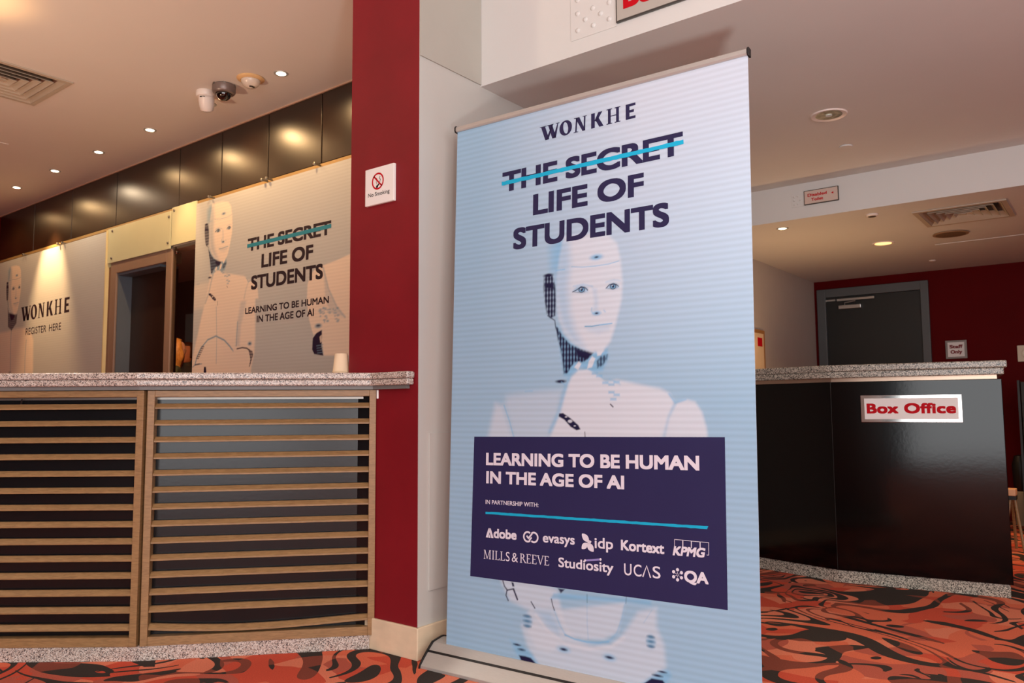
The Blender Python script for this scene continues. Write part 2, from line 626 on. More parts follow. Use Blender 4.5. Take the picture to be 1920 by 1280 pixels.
# ---------------------------------------------------------------- the printed figure (colours of the ink, per vertex)
ROBOT_TOP = [('P','f',0.45,21.3,0,[(247.2,930.2),(339.4,941.3),(428.5,945.9),(486.2,947.9),(473.4,869.1),(432.4,765.9),(287.1,763.2),(240.4,895.2)]),('P','f',0.65,18.7,0,[(196.6,902),(231.1,892.1),(283.2,763.2),(161.2,761)]),('P','f',1,10,0,[(668,970.8),(704,977.5),(755.6,966.9),(806.1,956),(861.4,945.2),(894.6,928.9),(914.1,898.2),(894.4,856.8),(873.4,773.9),(432.4,765.9),(473.7,857),(497.2,929.5),(524.4,989.5),(555.5,1012.7),(590.1,1005.6),(631.2,980.6)]),('P','f',0.95,8,0,[(920,898.1),(950.5,908.8),(982.3,900.2),(1004.9,867.6),(1018.6,819.3),(1023.9,776.7),(874.6,773.9),(891.5,851.3)]),('L','s',0.7,5.8,5.2,[(894.6,926.1),(915.3,898.1),(950.5,907.7)]),('L','s',0.35,10.3,5.7,[(914.1,895.4),(891.5,851.3),(873.5,790.5)]),('L','s',0.8,3.6,3.6,[(236.5,895.3),(261.7,838.2),(287,766.4)]),('P','s',0.75,9.5,0,[(463.8,1176.8),(497,1137.5),(540.2,1098.3),(609.7,1075.6),(666.8,1091.9),(673.8,1056),(651,1009.6),(610.6,1004.9),(562.3,1024.6),(520.8,995.7),(496,996.4),(485.7,1051.8),(475.9,1114)]),('P','n',1,4.1,1,[(460.2,1177.1),(469,1170.3),(489.9,1137.9),(522.5,1106.6),(561.3,1090),(613.2,1073),(596.3,1056.3),(575.9,1042.1),(541.1,1043.5),(523.8,1025.9),(510.1,1005.1),(495.9,1003.7),(490.1,1045.5),(480.6,1095.2),(469.9,1126.7)]),('P','n',1,5.3,0,[(540.3,1092.2),(613.2,1073),(589.5,1050.6),(551.3,1061.3)]),('P','n',0.85,5.1,1,[(627.1,1043.1),(643.7,1060.3),(670.4,1065),(667.2,1047.4),(650.8,1027.3),(630.7,1019.2)]),('P','s',0.5,21,0,[(428.4,1472.1),(476.1,1491.7),(505.3,1487.9),(485,1401.4),(463.6,1378.4),(434.1,1375.2)]),('P','f',1,9.6,0,[(490.5,1502.6),(604.4,1499.8),(673.2,1484.2),(707,1449.2),(720.7,1386.8),(727.7,1313.9),(724.2,1254.5),(712.7,1207.8),(697.4,1155.4),(680.6,1109),(653.6,1077.7),(609.7,1074.4),(568.3,1090.8),(525.9,1116.2),(495.4,1150),(471.4,1201.3),(462.9,1264.6),(464.1,1352.9),(473.6,1428.1)]),('P','s',0.45,25.1,0,[(453.9,1494.6),(512.5,1486.9),(521.2,1397.3),(511.8,1316.7),(520.5,1222.5),(539.3,1159.6),(575.1,1096.5),(533,1114),(482,1175.6),(458.2,1277.6)]),('P','s',0.25,9.1,0,[(610.4,1301.1),(627.6,1296.4),(633.5,1250.2),(631.8,1223.1),(611.4,1218.6),(617.8,1251.6)]),('P','s',0.22,13,0,[(581,1169.1),(682.7,1169.5),(676.2,1147.9),(636.1,1138.4),(595.1,1149.9)]),('L','s',0.8,2.8,3.4,[(459.9,1380.1),(496.3,1380.5)]),('L','s',0.85,2,2.7,[(525,1386.8),(571.1,1380.5),(619.7,1378.8),(674.1,1380),(714.1,1386.4)]),('B','s',0.85,6.5,(23.5,9.9),[(626.3,1410.1)]),('B','n',0.9,2,(7.6,3.1),[(626.3,1410.1)]),('P','n',1,4.9,1,[(409.1,1361.8),(426.8,1370.8),(446.2,1362.4),(457.3,1321.9),(460.7,1264.8),(458,1214.8),(437.7,1205.6),(422.5,1223.7),(412.6,1268.9),(407,1320.4)]),('B','n',1,3.5,(19.5,6.4),[(426.9,1365.7)]),('P','n',1,5.6,0,[(411.1,1339.2),(449.7,1335.4),(453.9,1312.8),(411.5,1320)]),('L','n',0.9,2.7,3.4,[(426.4,1217.1),(456.2,1197.4),(460.3,1170.8),(471.7,1145.2)]),('P','s',0.6,6.7,0,[(528.6,1297),(546.1,1311.5),(570.6,1315.4),(591.7,1303.5),(591.9,1290),(567.5,1287.3)]),('B','n',0.85,2,(13.4,10.5),[(567.3,1299.6)]),('B','s',0.9,1.3,(9.1,6.8),[(567.4,1299)]),('B','n',1,1.3,(4.9,5),[(567.3,1299.6)]),('B','f',0.9,0.7,(2.8,1.9),[(563.8,1303)]),('P','s',0.6,6.4,0,[(663.5,1294.9),(678.1,1310.4),(694.7,1313.6),(712.7,1302.2),(714.1,1292.5),(691.6,1288.6)]),('B','n',0.85,1.9,(12.7,10.3),[(691.5,1299.4)]),('B','s',0.9,1.3,(8.7,6.6),[(691.5,1298.8)]),('B','n',1,1.3,(4.7,4.8),[(691.5,1299.4)]),('B','f',0.9,0.6,(2.7,1.8),[(688.2,1302.8)]),('L','n',0.9,1.3,3.3,[(530,1295),(547.6,1300.8),(563.7,1310.5),(580.5,1306.4),(591.8,1295.5)]),('L','n',0.6,1.3,2,[(530,1295),(558.4,1289.9),(580.7,1290.4)]),('L','n',0.9,1.3,3.2,[(664.8,1295.9),(676.1,1305.8),(691.5,1309.1),(704.8,1304.8),(712.1,1297.5)]),('L','n',0.5,1.3,1.9,[(668.2,1294.4),(689.6,1290),(708.2,1293)]),('L','s',0.5,4.7,4.7,[(533.3,1314.6),(572,1318.3),(610.3,1307.2)]),('L','s',0.4,4.5,4.5,[(664.6,1317.2),(694.7,1322),(717.9,1316.7)]),('B','s',0.8,4.5,(16.4,7.9),[(627.2,1210.7)]),('B','n',0.95,1.9,(6.8,3),[(627.2,1210.7)]),('L','s',0.6,3.2,3.9,[(607.8,1231.1),(606.6,1219),(613.5,1211.2)]),('L','s',0.6,3.2,3.8,[(655.5,1219.4),(660.9,1213)]),('L','s',0.95,2,3.9,[(581,1167.3),(608.6,1166),(635.8,1168.5),(686.7,1171)]),('L','n',0.35,1.3,1.6,[(581,1167.3),(608.6,1166),(635.8,1167.9)]),('P','f',1,3.2,0,[(596.5,1044.3),(609.9,1061.8),(622.2,1052.3),(609,1022.9),(590,1018.8)]),('P','f',1,3.2,0,[(626.6,1087.9),(646.7,1097.7),(655.6,1080.5),(643.7,1063.3),(630.3,1060.9)]),('P','f',1,3.3,0,[(537.9,1025.4),(556.4,1045.9),(566.3,1036.5),(554.1,1015.2)]),('P','f',0.9,5.2,0,[(555.6,1011.5),(590,1016.4),(631,998.4),(661.4,968),(668.4,926.8),(652.3,880.3),(612.5,851.1),(516.1,857),(497.7,905.3),(514.2,971.6)]),('L','s',0.55,10.5,11.8,[(517.4,989.7),(497.1,935.6),(477,869.1),(438.8,802.3)]),('P','s',0.6,3.2,0,[(608.5,1006.8),(632.9,1006),(633,996.5),(608.7,997.3)]),('P','s',0.6,3.2,0,[(625.6,997.3),(649.8,996.6),(649.9,987.2),(625.7,987.8)]),('P','s',0.6,3.1,0,[(649.3,973),(673.2,972.4),(673.3,963),(649.4,963.6)]),('P','s',0.6,3.1,0,[(672.6,966.6),(696.3,966),(696.4,956.7),(672.7,957.2)]),('P','s',0.6,3.1,0,[(692.3,974.9),(715.7,974.2),(715.8,964.9),(692.4,965.5)]),('P','s',0.6,3.1,0,[(672.9,940.2),(696.5,939.8),(696.6,930.5),(673,930.9)]),('P','s',0.6,3.1,0,[(692.6,931.1),(716.1,930.7),(716.1,921.5),(692.7,921.8)]),('P','s',0.6,3.1,0,[(679.7,916.8),(703.2,916.4),(703.3,907.2),(679.8,907.4)]),('L','s',0.35,5,5.6,[(677.8,979.3),(717.1,960.9)]),('L','n',0.9,1.2,4.3,[(680.5,895.2),(690.4,885.9)]),('B','n',1,3.3,(20,5.5),[(482.8,977.2)]),('L','s',0.7,3.3,3.3,[(485.7,975.3),(501.6,962.8)]),('L','s',0.5,4.9,4.9,[(331.7,944.6),(361.9,945.9)]),('P','n',1,2.6,0,[(477.1,864.3),(493.4,865.4),(523.3,848),(554.9,824.3),(564.1,809.6),(548.3,805.9),(523.8,818.1),(498.8,842),(475.1,854)]),('B','f',0.9,1.9,(9.1,5.4),[(522.1,837.2)]),('B','f',0.8,1.3,(4.9,2.4),[(505.7,852.2)]),('B','f',0.8,1.3,(4.2,2.4),[(541.2,821.3)]),('L','n',0.8,1.3,3.2,[(581.3,800.9),(583.2,768.6)])]
ROBOT_LOW = [('P','f',0.66,13.2,0,[(216,289.4),(360.2,292.9),(474.8,263.1),(490.9,198.5),(506.5,146.6),(557.4,112.7),(620.6,99.3),(681.8,114.9),(721.6,149.7),(780,232.1),(843.8,252.1),(843.9,196.3),(868.8,144.7),(874.9,74.5),(831.5,44.9),(781,2.5),(399.9,-69.1),(390.5,7.6),(350.7,62.1),(325.7,120),(355.4,180.1),(275.8,200.8)]),('P','f',0.66,9.4,0,[(468.8,195.5),(734.1,254.5),(708.2,159.1),(654.6,127.9),(578.5,116),(514.1,123.8)]),('P','s',0.65,6.8,0,[(460.2,250.3),(646.3,261.7),(824.8,272),(824.8,257.9),(734.1,257.4),(576.7,242.8),(445.7,229)]),('P','s',0.4,20.8,0,[(386.1,184.2),(446.7,186.4),(484.6,143.4),(477.7,118.3),(432.8,135.7)]),('L','s',0.85,3.3,5.3,[(506.9,119.8),(543.1,111.7),(592.7,110),(634.2,114.3),(671.6,123.6)]),('L','s',0.55,5.4,4.1,[(461.4,194.5),(484.5,149.4),(506.9,119.8)]),('L','s',0.5,5,3.8,[(671.6,123.6),(701.6,152.4),(721.2,201.1),(737.3,266.4)]),('L','s',0.45,2.6,2.6,[(590.5,265.4),(591.8,170.9),(596.1,118.7)]),('L','n',0.6,1.3,2,[(591.3,262.5),(591.6,235.8)]),('L','n',0.6,1.9,1.9,[(737.9,275.1),(736.1,251.9)]),('L','s',0.4,2.4,2.4,[(828,244.3),(799.5,201)]),('L','f',0.8,6.9,9.7,[(386.6,165.8),(433,123.6),(507.5,90.1),(599.9,89),(681.9,109.2),(728.2,145)]),('P','f',0.55,12.6,0,[(349.2,117.3),(387,147.4),(478.1,100.4),(493.2,78.8),(434.6,51.3),(389.3,56)]),('B','n',1,4.2,(14.1,4.9),[(350.5,158.3)]),('B','n',1,4.2,(15.6,4.9),[(350.9,142.3)]),('B','n',1,4.2,(14.1,4.9),[(351.3,126.2)]),('B','s',0.5,8.4,(20.3,23.4),[(350.9,142.3)]),('B','n',1,3.6,(11.5,4.5),[(823.8,162)]),('B','n',1,3.6,(12.8,4.4),[(823.8,147.6)]),('B','n',1,3.6,(11.5,4.4),[(823.8,133.1)]),('B','s',0.5,7.2,(16.6,21.1),[(823.8,147.6)]),('B','s',0.6,6.6,(25,10.7),[(500.6,71.7)]),('B','n',1,3.3,(13.2,4.2),[(500.6,71.7)]),('B','s',0.6,6.3,(23.2,11.4),[(675.5,74.9)]),('B','n',1,3.1,(13.6,4),[(675.5,74.9)]),('L','n',0.95,2.2,4.4,[(243,265.5),(250.1,248.4),(261.8,237.1),(257.5,217.5),(267.7,201)]),('L','n',0.95,2.2,4.3,[(261.8,235.8),(290.5,243.8)]),('P','n',1,2.2,0,[(280.3,266),(289.9,264.6),(293.5,252.3),(285.5,251.4)]),('L','n',1,2.1,6.4,[(290.6,241.9),(299,225.9),(307.4,209.9)]),('P','n',0.95,3.4,0,[(476.2,268.2),(504.2,267.9),(488.3,253.8)]),('L','n',0.9,1.4,4.2,[(366.2,209.4),(382.1,189.9)]),('L','n',0.9,1.4,3.4,[(450.2,229.5),(455.1,210.6),(462.9,193.5)]),('P','s',0.6,10,0,[(279.7,69.4),(327.5,58.4),(374.5,35.3),(405.8,1.2),(329,3.2),(296.7,34.8)]),('B','n',1,2.8,(14.3,3.1),[(307.9,56.5)]),('B','n',0.9,3.5,(14.2,3.7),[(327.9,43)]),('P','n',1,3.5,0,[(316.7,22.7),(344,24.1),(367.2,21.9),(398.2,1.7),(360.2,-3.7),(329,3.2)]),('P','s',0.6,8.2,0,[(881.1,75.6),(844,58.1),(793.7,15.9),(862.6,17.8),(893.3,56.1)]),('B','n',1,2.3,(13.8,2.7),[(862.6,63.1)]),('B','n',1,2.9,(16.4,3.3),[(845.3,49)]),('P','n',1,3,0,[(796.9,16.5),(825.3,37.2),(862.6,38.5),(871.8,30.4),(862.6,15.1),(787.4,0.9)])]
BOARD_TORSO = [('P','f',1,15.5,0,[(-5225.8,1968.5),(-5089.2,1942.2),(-4882.1,1887),(-4790.8,1856.1),(-4746,1846.1),(-4692.6,1824.8),(-4669.4,1760.1),(-4658.3,1449.8),(-4666.4,1337.6),(-4697.7,1246.8),(-4747.5,717.7),(-5463.1,701.6),(-5444.7,1330.4),(-5382,1493.9),(-5329.2,1645.7),(-5275.7,1774.2),(-5241.4,1881.6)]),('P','s',0.3,20,0,[(-4798.1,1814.7),(-4760.8,1768.9),(-4783.6,1666.2),(-4832,1533.7),(-4844.6,1398.4),(-4889.9,1400.8),(-4873,1568.2),(-4839,1713.1)]),('L','s',0.85,5.7,7.2,[(-4869.4,1567.9),(-4876.9,1484.2),(-4880.8,1400.3)]),('L','s',0.75,3,4.6,[(-5145.1,1734.9),(-5134.6,1587.2),(-5125.9,1478.3),(-5124.8,1284.3)]),('L','s',0.9,4.7,11,[(-5402,1289.8),(-5374.8,1349.5),(-5327.6,1407.9),(-5241.3,1463.5),(-5135.7,1484.3),(-5030,1448.9),(-4963.2,1404.8),(-4915.7,1365.3)]),('P','n',0.85,3.9,0,[(-5388.3,1339),(-5352.1,1337.4),(-5351.7,1329.7),(-5387.9,1331.3)]),('P','n',0.85,3.9,0,[(-5376.9,1352.9),(-5340.7,1351.2),(-5340.4,1343.5),(-5376.6,1345.1)]),('P','n',0.85,3.9,0,[(-5365.6,1366.7),(-5329.5,1365),(-5329.1,1357.3),(-5365.2,1359)]),('P','n',0.85,3.9,0,[(-5354.2,1380.5),(-5318.2,1378.8),(-5317.8,1371.1),(-5353.8,1372.8)]),('P','n',0.85,3.9,0,[(-5342.9,1394.3),(-5306.9,1392.5),(-5306.5,1384.8),(-5342.5,1386.6)]),('P','n',0.85,3.9,0,[(-5331.6,1408.1),(-5295.7,1406.2),(-5295.3,1398.5),(-5331.2,1400.3)]),('P','n',0.85,3.9,0,[(-5320.3,1421.8),(-5284.5,1419.9),(-5284.1,1412.2),(-5319.9,1414.1)]),('L','s',0.8,4.7,7.9,[(-5431.7,1274.3),(-5391.9,1289.4),(-5311.9,1291.8)]),('L','n',0.9,4.7,7.8,[(-5401.9,1286.5),(-5341.9,1293)]),('P','n',1,4.6,0,[(-5281.1,1268.7),(-5255.5,1267.7),(-5245.4,1218.4),(-5284.7,1219.7)]),('P','f',0.7,11.7,0,[(-5007.8,1364.6),(-4861.6,1373.1),(-4737.2,1371.9),(-4698.4,1267.3),(-4747.5,717.7),(-5072.6,710.4)]),('B','s',0.9,8.4,(21,12.4),[(-4721,1407.2)]),('B','n',0.8,5.6,(8.8,5.2),[(-4721,1407.2)]),('L','n',1,4.3,8.6,[(-4870.9,1378.8),(-4808.3,1383.9),(-4754.9,1377),(-4719.3,1360.7)]),('P','n',1,4.2,1,[(-4737.2,1371.9),(-4687.7,1354),(-4678.1,1327.9),(-4699,1282.7),(-4715.1,1247.5),(-4724,1252.9),(-4710,1298.6)]),('P','f',1,6.9,0,[(-3626.6,1898.4),(-3715.6,1895.7),(-3820.4,1875.8),(-3935.3,1861),(-4023.6,1847.3),(-4068,1818.4),(-4104.3,1754.3),(-4109.3,1648),(-4083.7,1530.1),(-4051.8,1451.1),(-4036.1,1421.5),(-3955.7,1449.5),(-3869.6,1476.6),(-3620.4,1486.2)]),('P','f',1,7.2,0,[(-3962.1,1407.4),(-3948.5,1453.8),(-3855.5,1484.9),(-3620.6,1495.3),(-3617.3,1278.2),(-3930.4,1288.2)]),('L','s',0.5,9.7,9.7,[(-3949.6,1843.6),(-3895.8,1704.6),(-3814.9,1584.4),(-3736.7,1515.1)]),('P','s',0.3,12.2,0,[(-3949.6,1843.6),(-3895.8,1704.6),(-3814.9,1584.4),(-3736.7,1515.1),(-3871.1,1551.6),(-3923.2,1631.5)]),('B','s',0.6,4.8,(9.9,4.4),[(-3934,1584.7)]),('B','s',0.6,4.8,(15.3,6.9),[(-3966.9,1559.1)]),('B','s',0.6,4.7,(11,4.8),[(-3831.1,1565.1)]),('B','s',0.6,4.8,(8.1,7.3),[(-3946.5,1585.5)]),('B','s',0.6,4.7,(13.6,4.5),[(-3817.8,1509.5)]),('B','s',0.6,4.8,(13.3,7),[(-3918.5,1534)]),('B','s',0.6,4.7,(11.7,6.2),[(-3809.3,1575.9)]),('B','s',0.6,4.8,(10.5,4.1),[(-3881.1,1573.3)]),('B','s',0.6,4.7,(11,4.8),[(-3797.6,1502.5)]),('B','s',0.6,4.7,(14.4,6.9),[(-3803,1530.2)]),('B','s',0.6,4.8,(11.8,5.4),[(-3880.2,1551.1)]),('B','s',0.6,4.8,(14.2,4),[(-3948.4,1566.8)]),('B','s',0.6,4.8,(8.8,5.8),[(-3970.5,1538.1)]),('B','s',0.6,4.8,(15.8,4.5),[(-3887.6,1558.3)]),('B','s',0.6,4.8,(12.2,4.8),[(-3899.2,1572.5)]),('B','s',0.6,4.8,(9.1,5.9),[(-3909.3,1522)]),('B','s',0.6,4.7,(6.3,4.6),[(-3804.7,1574.2)]),('B','s',0.6,4.7,(8,5),[(-3830.4,1528.3)]),('B','s',0.6,4.8,(6.3,6.4),[(-3944.8,1551.9)]),('B','s',0.6,4.7,(12.9,7.3),[(-3804.8,1494.8)]),('B','s',0.6,4.9,(15.9,6.8),[(-3976.7,1570.6)]),('B','s',0.6,4.8,(12.1,6.8),[(-3898.3,1502.7)]),('B','s',0.6,4.8,(10.4,4.3),[(-3922.6,1575.4)]),('B','s',0.6,4.8,(9.1,3.8),[(-3903.8,1501.4)]),('B','s',0.6,4.9,(14,5.2),[(-3971.7,1581.6)]),('B','s',0.6,4.8,(15.8,5.4),[(-3923.4,1584.4)]),('B','s',0.6,4.8,(6.4,4.4),[(-3939.7,1589.4)]),('B','s',0.6,4.7,(6.1,5.6),[(-3848.2,1573.2)]),('B','s',0.6,4.8,(7.1,5.8),[(-3929.7,1499.9)]),('B','s',0.6,4.7,(15.5,5.5),[(-3829.1,1547.4)]),('B','s',0.6,4.8,(6.2,5.4),[(-3932.3,1555.5)]),('B','s',0.6,4.8,(14.3,5.7),[(-3930,1510.1)]),('B','s',0.6,4.9,(8.4,4.6),[(-3974.1,1573.7)]),('B','s',0.6,4.8,(7.3,4),[(-3933.4,1512.2)]),('B','s',0.8,7.3,(32.5,14.3),[(-3990.1,1478.4)]),('B','n',0.9,3.6,(19.2,5.7),[(-3990.1,1480.3)]),('P','n',1,3.6,0,[(-3955.7,1449.5),(-3951.9,1406.8),(-3956.5,1350.5),(-3937.7,1288.5),(-4025.9,1302.1),(-4047.4,1331.6),(-4043.2,1402.8),(-4006.8,1433.9)]),('L','s',0.7,2.4,4.9,[(-4004.9,1353.1),(-3942.1,1357.3)]),('L','s',0.7,2.4,4.8,[(-4001.6,1337.8),(-3941.7,1341.3)]),('L','s',0.7,2.4,4.8,[(-3998.3,1322.5),(-3941.4,1325.3)]),('L','s',0.7,2.4,4.8,[(-3995.1,1307.2),(-3941,1309.3)]),('P','f',0.8,3.6,0,[(-3976.8,1408.3),(-3955.1,1421.2),(-3951.3,1378.5),(-3968.6,1370)]),('B','n',0.8,2.3,(5.6,5.5),[(-3817.3,1269.1)]),('B','n',0.8,2.3,(5.6,5.5),[(-3819.8,1250.7)]),('B','n',0.8,2.3,(5.6,5.5),[(-3822.3,1232.4)]),('B','n',0.8,2.3,(5.6,5.5),[(-3824.7,1214)]),('B','n',0.8,2.3,(5.6,5.5),[(-3827.2,1195.7)])]
BOARD_BUST = [('P','f',1,25.1,0,[(-8651.2,1780.8),(-8490.9,1769.9),(-8323.8,1711.6),(-8266.1,1637.9),(-8172.3,558),(-8952.9,535.2),(-9103.9,1761.5),(-8918.2,1761.9)]),('L','s',0.9,6.4,8.5,[(-8803.8,1766.7),(-8804.6,1620.7),(-8713.2,542.2)]),('L','s',0.7,8.1,10.1,[(-8429,1647.4),(-8439.2,1482.8),(-8397.6,551.5)]),('B','n',0.6,6.3,(30,6.1),[(-8793.3,1346.4)]),('P','n',1,10.9,1,[(-8917,2008.4),(-8885,1944.1),(-8784.8,1911.8),(-8673.2,1921.3),(-8686.4,1831.5),(-8797.7,1766.3),(-8893.4,1809.5)]),('P','n',1,13,0,[(-8879.6,1949.9),(-8726.1,1919.4),(-8765.4,1873.7),(-8824.4,1865.9)])]
HEAD_ONLY = set(range(11, 46))
INK = {'f': lin(202, 212, 226)[:3], 's': lin(118, 178, 220)[:3], 'n': lin(24, 24, 62)[:3]}


def inside(px, py, X, Y):
    r = np.zeros(X.shape, bool)
    n = len(px)
    j = n - 1
    for i in range(n):
        c = (py[i] > Y) != (py[j] > Y)
        with np.errstate(divide='ignore', invalid='ignore'):
            xi = (px[j] - px[i]) * (Y - py[i]) / (py[j] - py[i] + 1e-12) + px[i]
        r ^= c & (X < xi)
        j = i
    return r


def segdist(px, py, X, Y, closed):
    d = np.full(X.shape, 1e9)
    n = len(px)
    for i in range(n if closed else n - 1):
        j = (i + 1) % n
        ax, ay, bx, by = px[i], py[i], px[j], py[j]
        L2 = (bx - ax) ** 2 + (by - ay) ** 2 + 1e-9
        t = np.clip(((X - ax) * (bx - ax) + (Y - ay) * (by - ay)) / L2, 0, 1)
        d = np.minimum(d, (X - ax - t * (bx - ax)) ** 2 + (Y - ay - t * (by - ay)) ** 2)
    return np.sqrt(d)


INK_BOARD = {'f': lin(232, 212, 194)[:3], 's': lin(116, 150, 172)[:3], 'n': lin(40, 30, 56)[:3]}  # board print inks with the warm lamplight put into their colours


def paint(col, X, Y, spec, tf=(1, 0, 1, 0), inks=INK):
    """lay soft-edged ink shapes (mm) over the colour field col[h, w, 3]"""
    sx, tx, sy, ty = tf
    k = (sx + sy) / 2
    for n_, (K, c, a, soft, w, pts) in enumerate(spec):
        px = np.array([p[0] for p in pts]) * sx + tx
        py = np.array([p[1] for p in pts]) * sy + ty
        s = max(0.8, soft * k)
        pad = s * 1.5 + (0 if K == 'P' else (max(w) if K == 'B' else w)) * k
        xi = np.where((X[0] > px.min() - pad) & (X[0] < px.max() + pad))[0]
        yi = np.where((Y[:, 0] > py.min() - pad) & (Y[:, 0] < py.max() + pad))[0]
        if len(xi) == 0 or len(yi) == 0:
            continue
        sl = (slice(yi[0], yi[-1] + 1), slice(xi[0], xi[-1] + 1))
        x, y = X[sl], Y[sl]
        if K == 'P':
            d = segdist(px, py, x, y, True)
            d = np.where(inside(px, py, x, y), -d, d)
        elif K == 'L':
            d = segdist(px, py, x, y, False) - w * k / 2
        else:
            rx, ry = w[0] * k, w[1] * k
            q = np.sqrt(((x - px[0]) / rx) ** 2 + ((y - py[0]) / ry) ** 2)
            d = (q - 1) * min(rx, ry)
        t = np.clip(0.5 - d / (2 * s), 0, 1)
        t = t * t * (3 - 2 * t) * a
        if K == 'P' and w == 1:
            t = t * np.clip(0.86 + 0.42 * np.sin(x / (2.0 * k)) + 0.22 * np.sin(y / (3.2 * k)), 0.05, 1)
        ink = np.array(inks[c])
        col[sl] = col[sl] * (1 - t[..., None]) + ink * t[..., None]


def print_sheet(name, parent, m, fn, u0, u1, v0, v1, step, base, layers, period, amp, thick, inks=INK):
    """a printed sheet: fine grid with ink colours, plus a real back and edges; fn(u, v, lift) -> point"""
    nu, nv = int(round((u1 - u0) / step)) + 1, int(round((v1 - v0) / step)) + 1
    us, vs = np.linspace(u0, u1, nu), np.linspace(v0, v1, nv)
    X, Y = np.meshgrid(us * 1000, vs * 1000)
    col = np.empty((nv, nu, 3))
    col[:] = base(X, Y)
    for spec, tf in layers:
        paint(col, X, Y, spec, tf, inks)
    st = 0.5 + 0.5 * np.sin(2 * PI * Y / period)
    col = np.clip(col * (1 - amp + 2 * amp * st[..., None]), 0, 1)
    co = fn(X.ravel() / 1000, Y.ravel() / 1000, 0.0)
    back = fn(np.array([u0, u1, u1, u0]), np.array([v0, v0, v1, v1]), -thick)
    allv = np.vstack([co, back])
    idx = np.arange(nu * nv).reshape(nv, nu)
    q = np.stack([idx[:-1, :-1], idx[:-1, 1:], idx[1:, 1:], idx[1:, :-1]], -1).reshape(-1, 4)
    b = nu * nv
    c4 = [int(idx[0, 0]), int(idx[0, -1]), int(idx[-1, -1]), int(idx[-1, 0])]
    extra = np.array([[b + 3, b + 2, b + 1, b]] + [[c4[(i + 1) % 4], c4[i], b + i, b + (i + 1) % 4] for i in range(4)])
    faces = np.vstack([q, extra])
    me = bpy.data.meshes.new(name)
    me.vertices.add(len(allv))
    me.vertices.foreach_set('co', allv.astype(np.float32).ravel())
    me.loops.add(faces.size)
    me.loops.foreach_set('vertex_index', faces.astype(np.int32).ravel())
    me.polygons.add(len(faces))
    me.polygons.foreach_set('loop_start', np.arange(0, faces.size, 4, dtype=np.int32))
    me.update(calc_edges=True)
    a = me.color_attributes.new('print', 'FLOAT_COLOR', 'POINT')
    rgba = np.ones((len(allv), 4), np.float32)
    rgba[:b, :3] = col.reshape(-1, 3)
    rgba[b:, :3] = 0.75
    a.data.foreach_set('color', rgba.ravel())
    me.materials.append(m)
    o = bpy.data.objects.new(name, me)
    C.objects.link(o)
    o.parent = parent
    return o


# ---------------------------------------------------------------- materials
M_TAN = mat('plaster_cream', (232, 218, 206), 0.85, var=0.02, scale=1.5)
M_CEIL = mat('plaster_ceiling', (222, 214, 206), 0.85, var=0.02, scale=1.2)
M_WHITE = mat('white_paint', (214, 213, 210), 0.6, var=0.02, scale=2.0, bump=0.05, bscale=60)
M_GREY = mat('grey_white_paint', (192, 191, 186), 0.55, var=0.02, scale=2.0, bump=0.05, bscale=60)
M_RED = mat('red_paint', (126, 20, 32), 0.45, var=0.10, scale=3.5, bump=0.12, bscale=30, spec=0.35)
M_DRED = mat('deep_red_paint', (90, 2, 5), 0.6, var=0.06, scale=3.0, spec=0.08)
M_STONE = mat('cream_marble', (226, 206, 176), 0.35, var=0.09, scale=9, stretch=(1, 1, 2))
M_BROWN = mat('brown_lacquer', (38, 22, 11), 0.30, var=0.2, scale=5, bump=0.02, bscale=200, spec=0.75, coat=0.0)
M_GRAN = granite('pink_granite', (216, 208, 200), (180, 162, 150), (84, 76, 76), 360)
M_GRAN2 = granite('grey_granite', (206, 200, 186), (142, 138, 128), (40, 42, 40), 320)
M_WOOD = wood('beech', (136, 104, 68), (162, 126, 84), 22.0)
M_PANEL = mat('black_sheet', (20, 20, 22), 0.22, var=0.12, scale=3, bump=0.06, bscale=90, spec=0.4)
M_ALU = mat('brushed_aluminium', (190, 188, 184), 0.42, 0.5, var=0.04, scale=30, stretch=(1, 20, 20))
M_STEEL = mat('dull_steel', (150, 146, 140), 0.4, 1.0, var=0.04, scale=20)
M_CHROME = mat('bright_steel', (225, 225, 222), 0.08, 1.0, var=0.01)
M_SATIN = mat('satin_silver', (196, 196, 194), 0.3, 0.85, var=0.02)
M_BLACK = mat('black_plastic', (22, 22, 24), 0.4, var=0.1)
M_GLOSS = mat('black_gloss_laminate', (3, 3, 4), 0.11, var=0.2, scale=2, bump=0.035, bscale=60, spec=0.36)
M_CREAM = mat('ivory_plastic', (226, 214, 190), 0.4, var=0.03)
M_SIGN = mat('white_sign_face', (240, 238, 236), 0.55, var=0.02)
M_PINKSIGN = mat('pale_sign_face', (208, 186, 174), 0.4, var=0.03)
M_GSIGN = mat('grey_sign_face', (178, 172, 164), 0.35, var=0.03)
M_INK = mat('navy_ink', (40, 38, 76), 0.5, var=0.04, spec=0.25)
M_INKB = mat('dark_ink', (44, 30, 40), 0.5, var=0.04, spec=0.25)
M_NAVY = mat('navy_panel_ink', (39, 38, 82), 0.5, var=0.03, spec=0.3)
M_PALE = mat('pale_ink', (222, 218, 232), 0.5, var=0.02, spec=0.25)
M_LILAC = mat('lilac_ink', (140, 132, 196), 0.5, var=0.02)
M_CYAN = mat('cyan_ink', (24, 172, 214), 0.5, var=0.03, spec=0.25)
M_REDINK = mat('red_ink', (190, 8, 26), 0.65, spec=0.15, var=0.03)
M_BLK = mat('black_ink', (24, 22, 24), 0.5, var=0.03)
M_PRINT = printed('printed_fabric', 0.5, 0.25)
M_BOARD = printed('printed_board', 0.4, 0.35)
M_FROST = mat('frosted_cream_glass', (206, 204, 168), 0.28, var=0.05, scale=2.5, coat=0.3)
M_PANE = glass('clear_pane', (225, 222, 215))
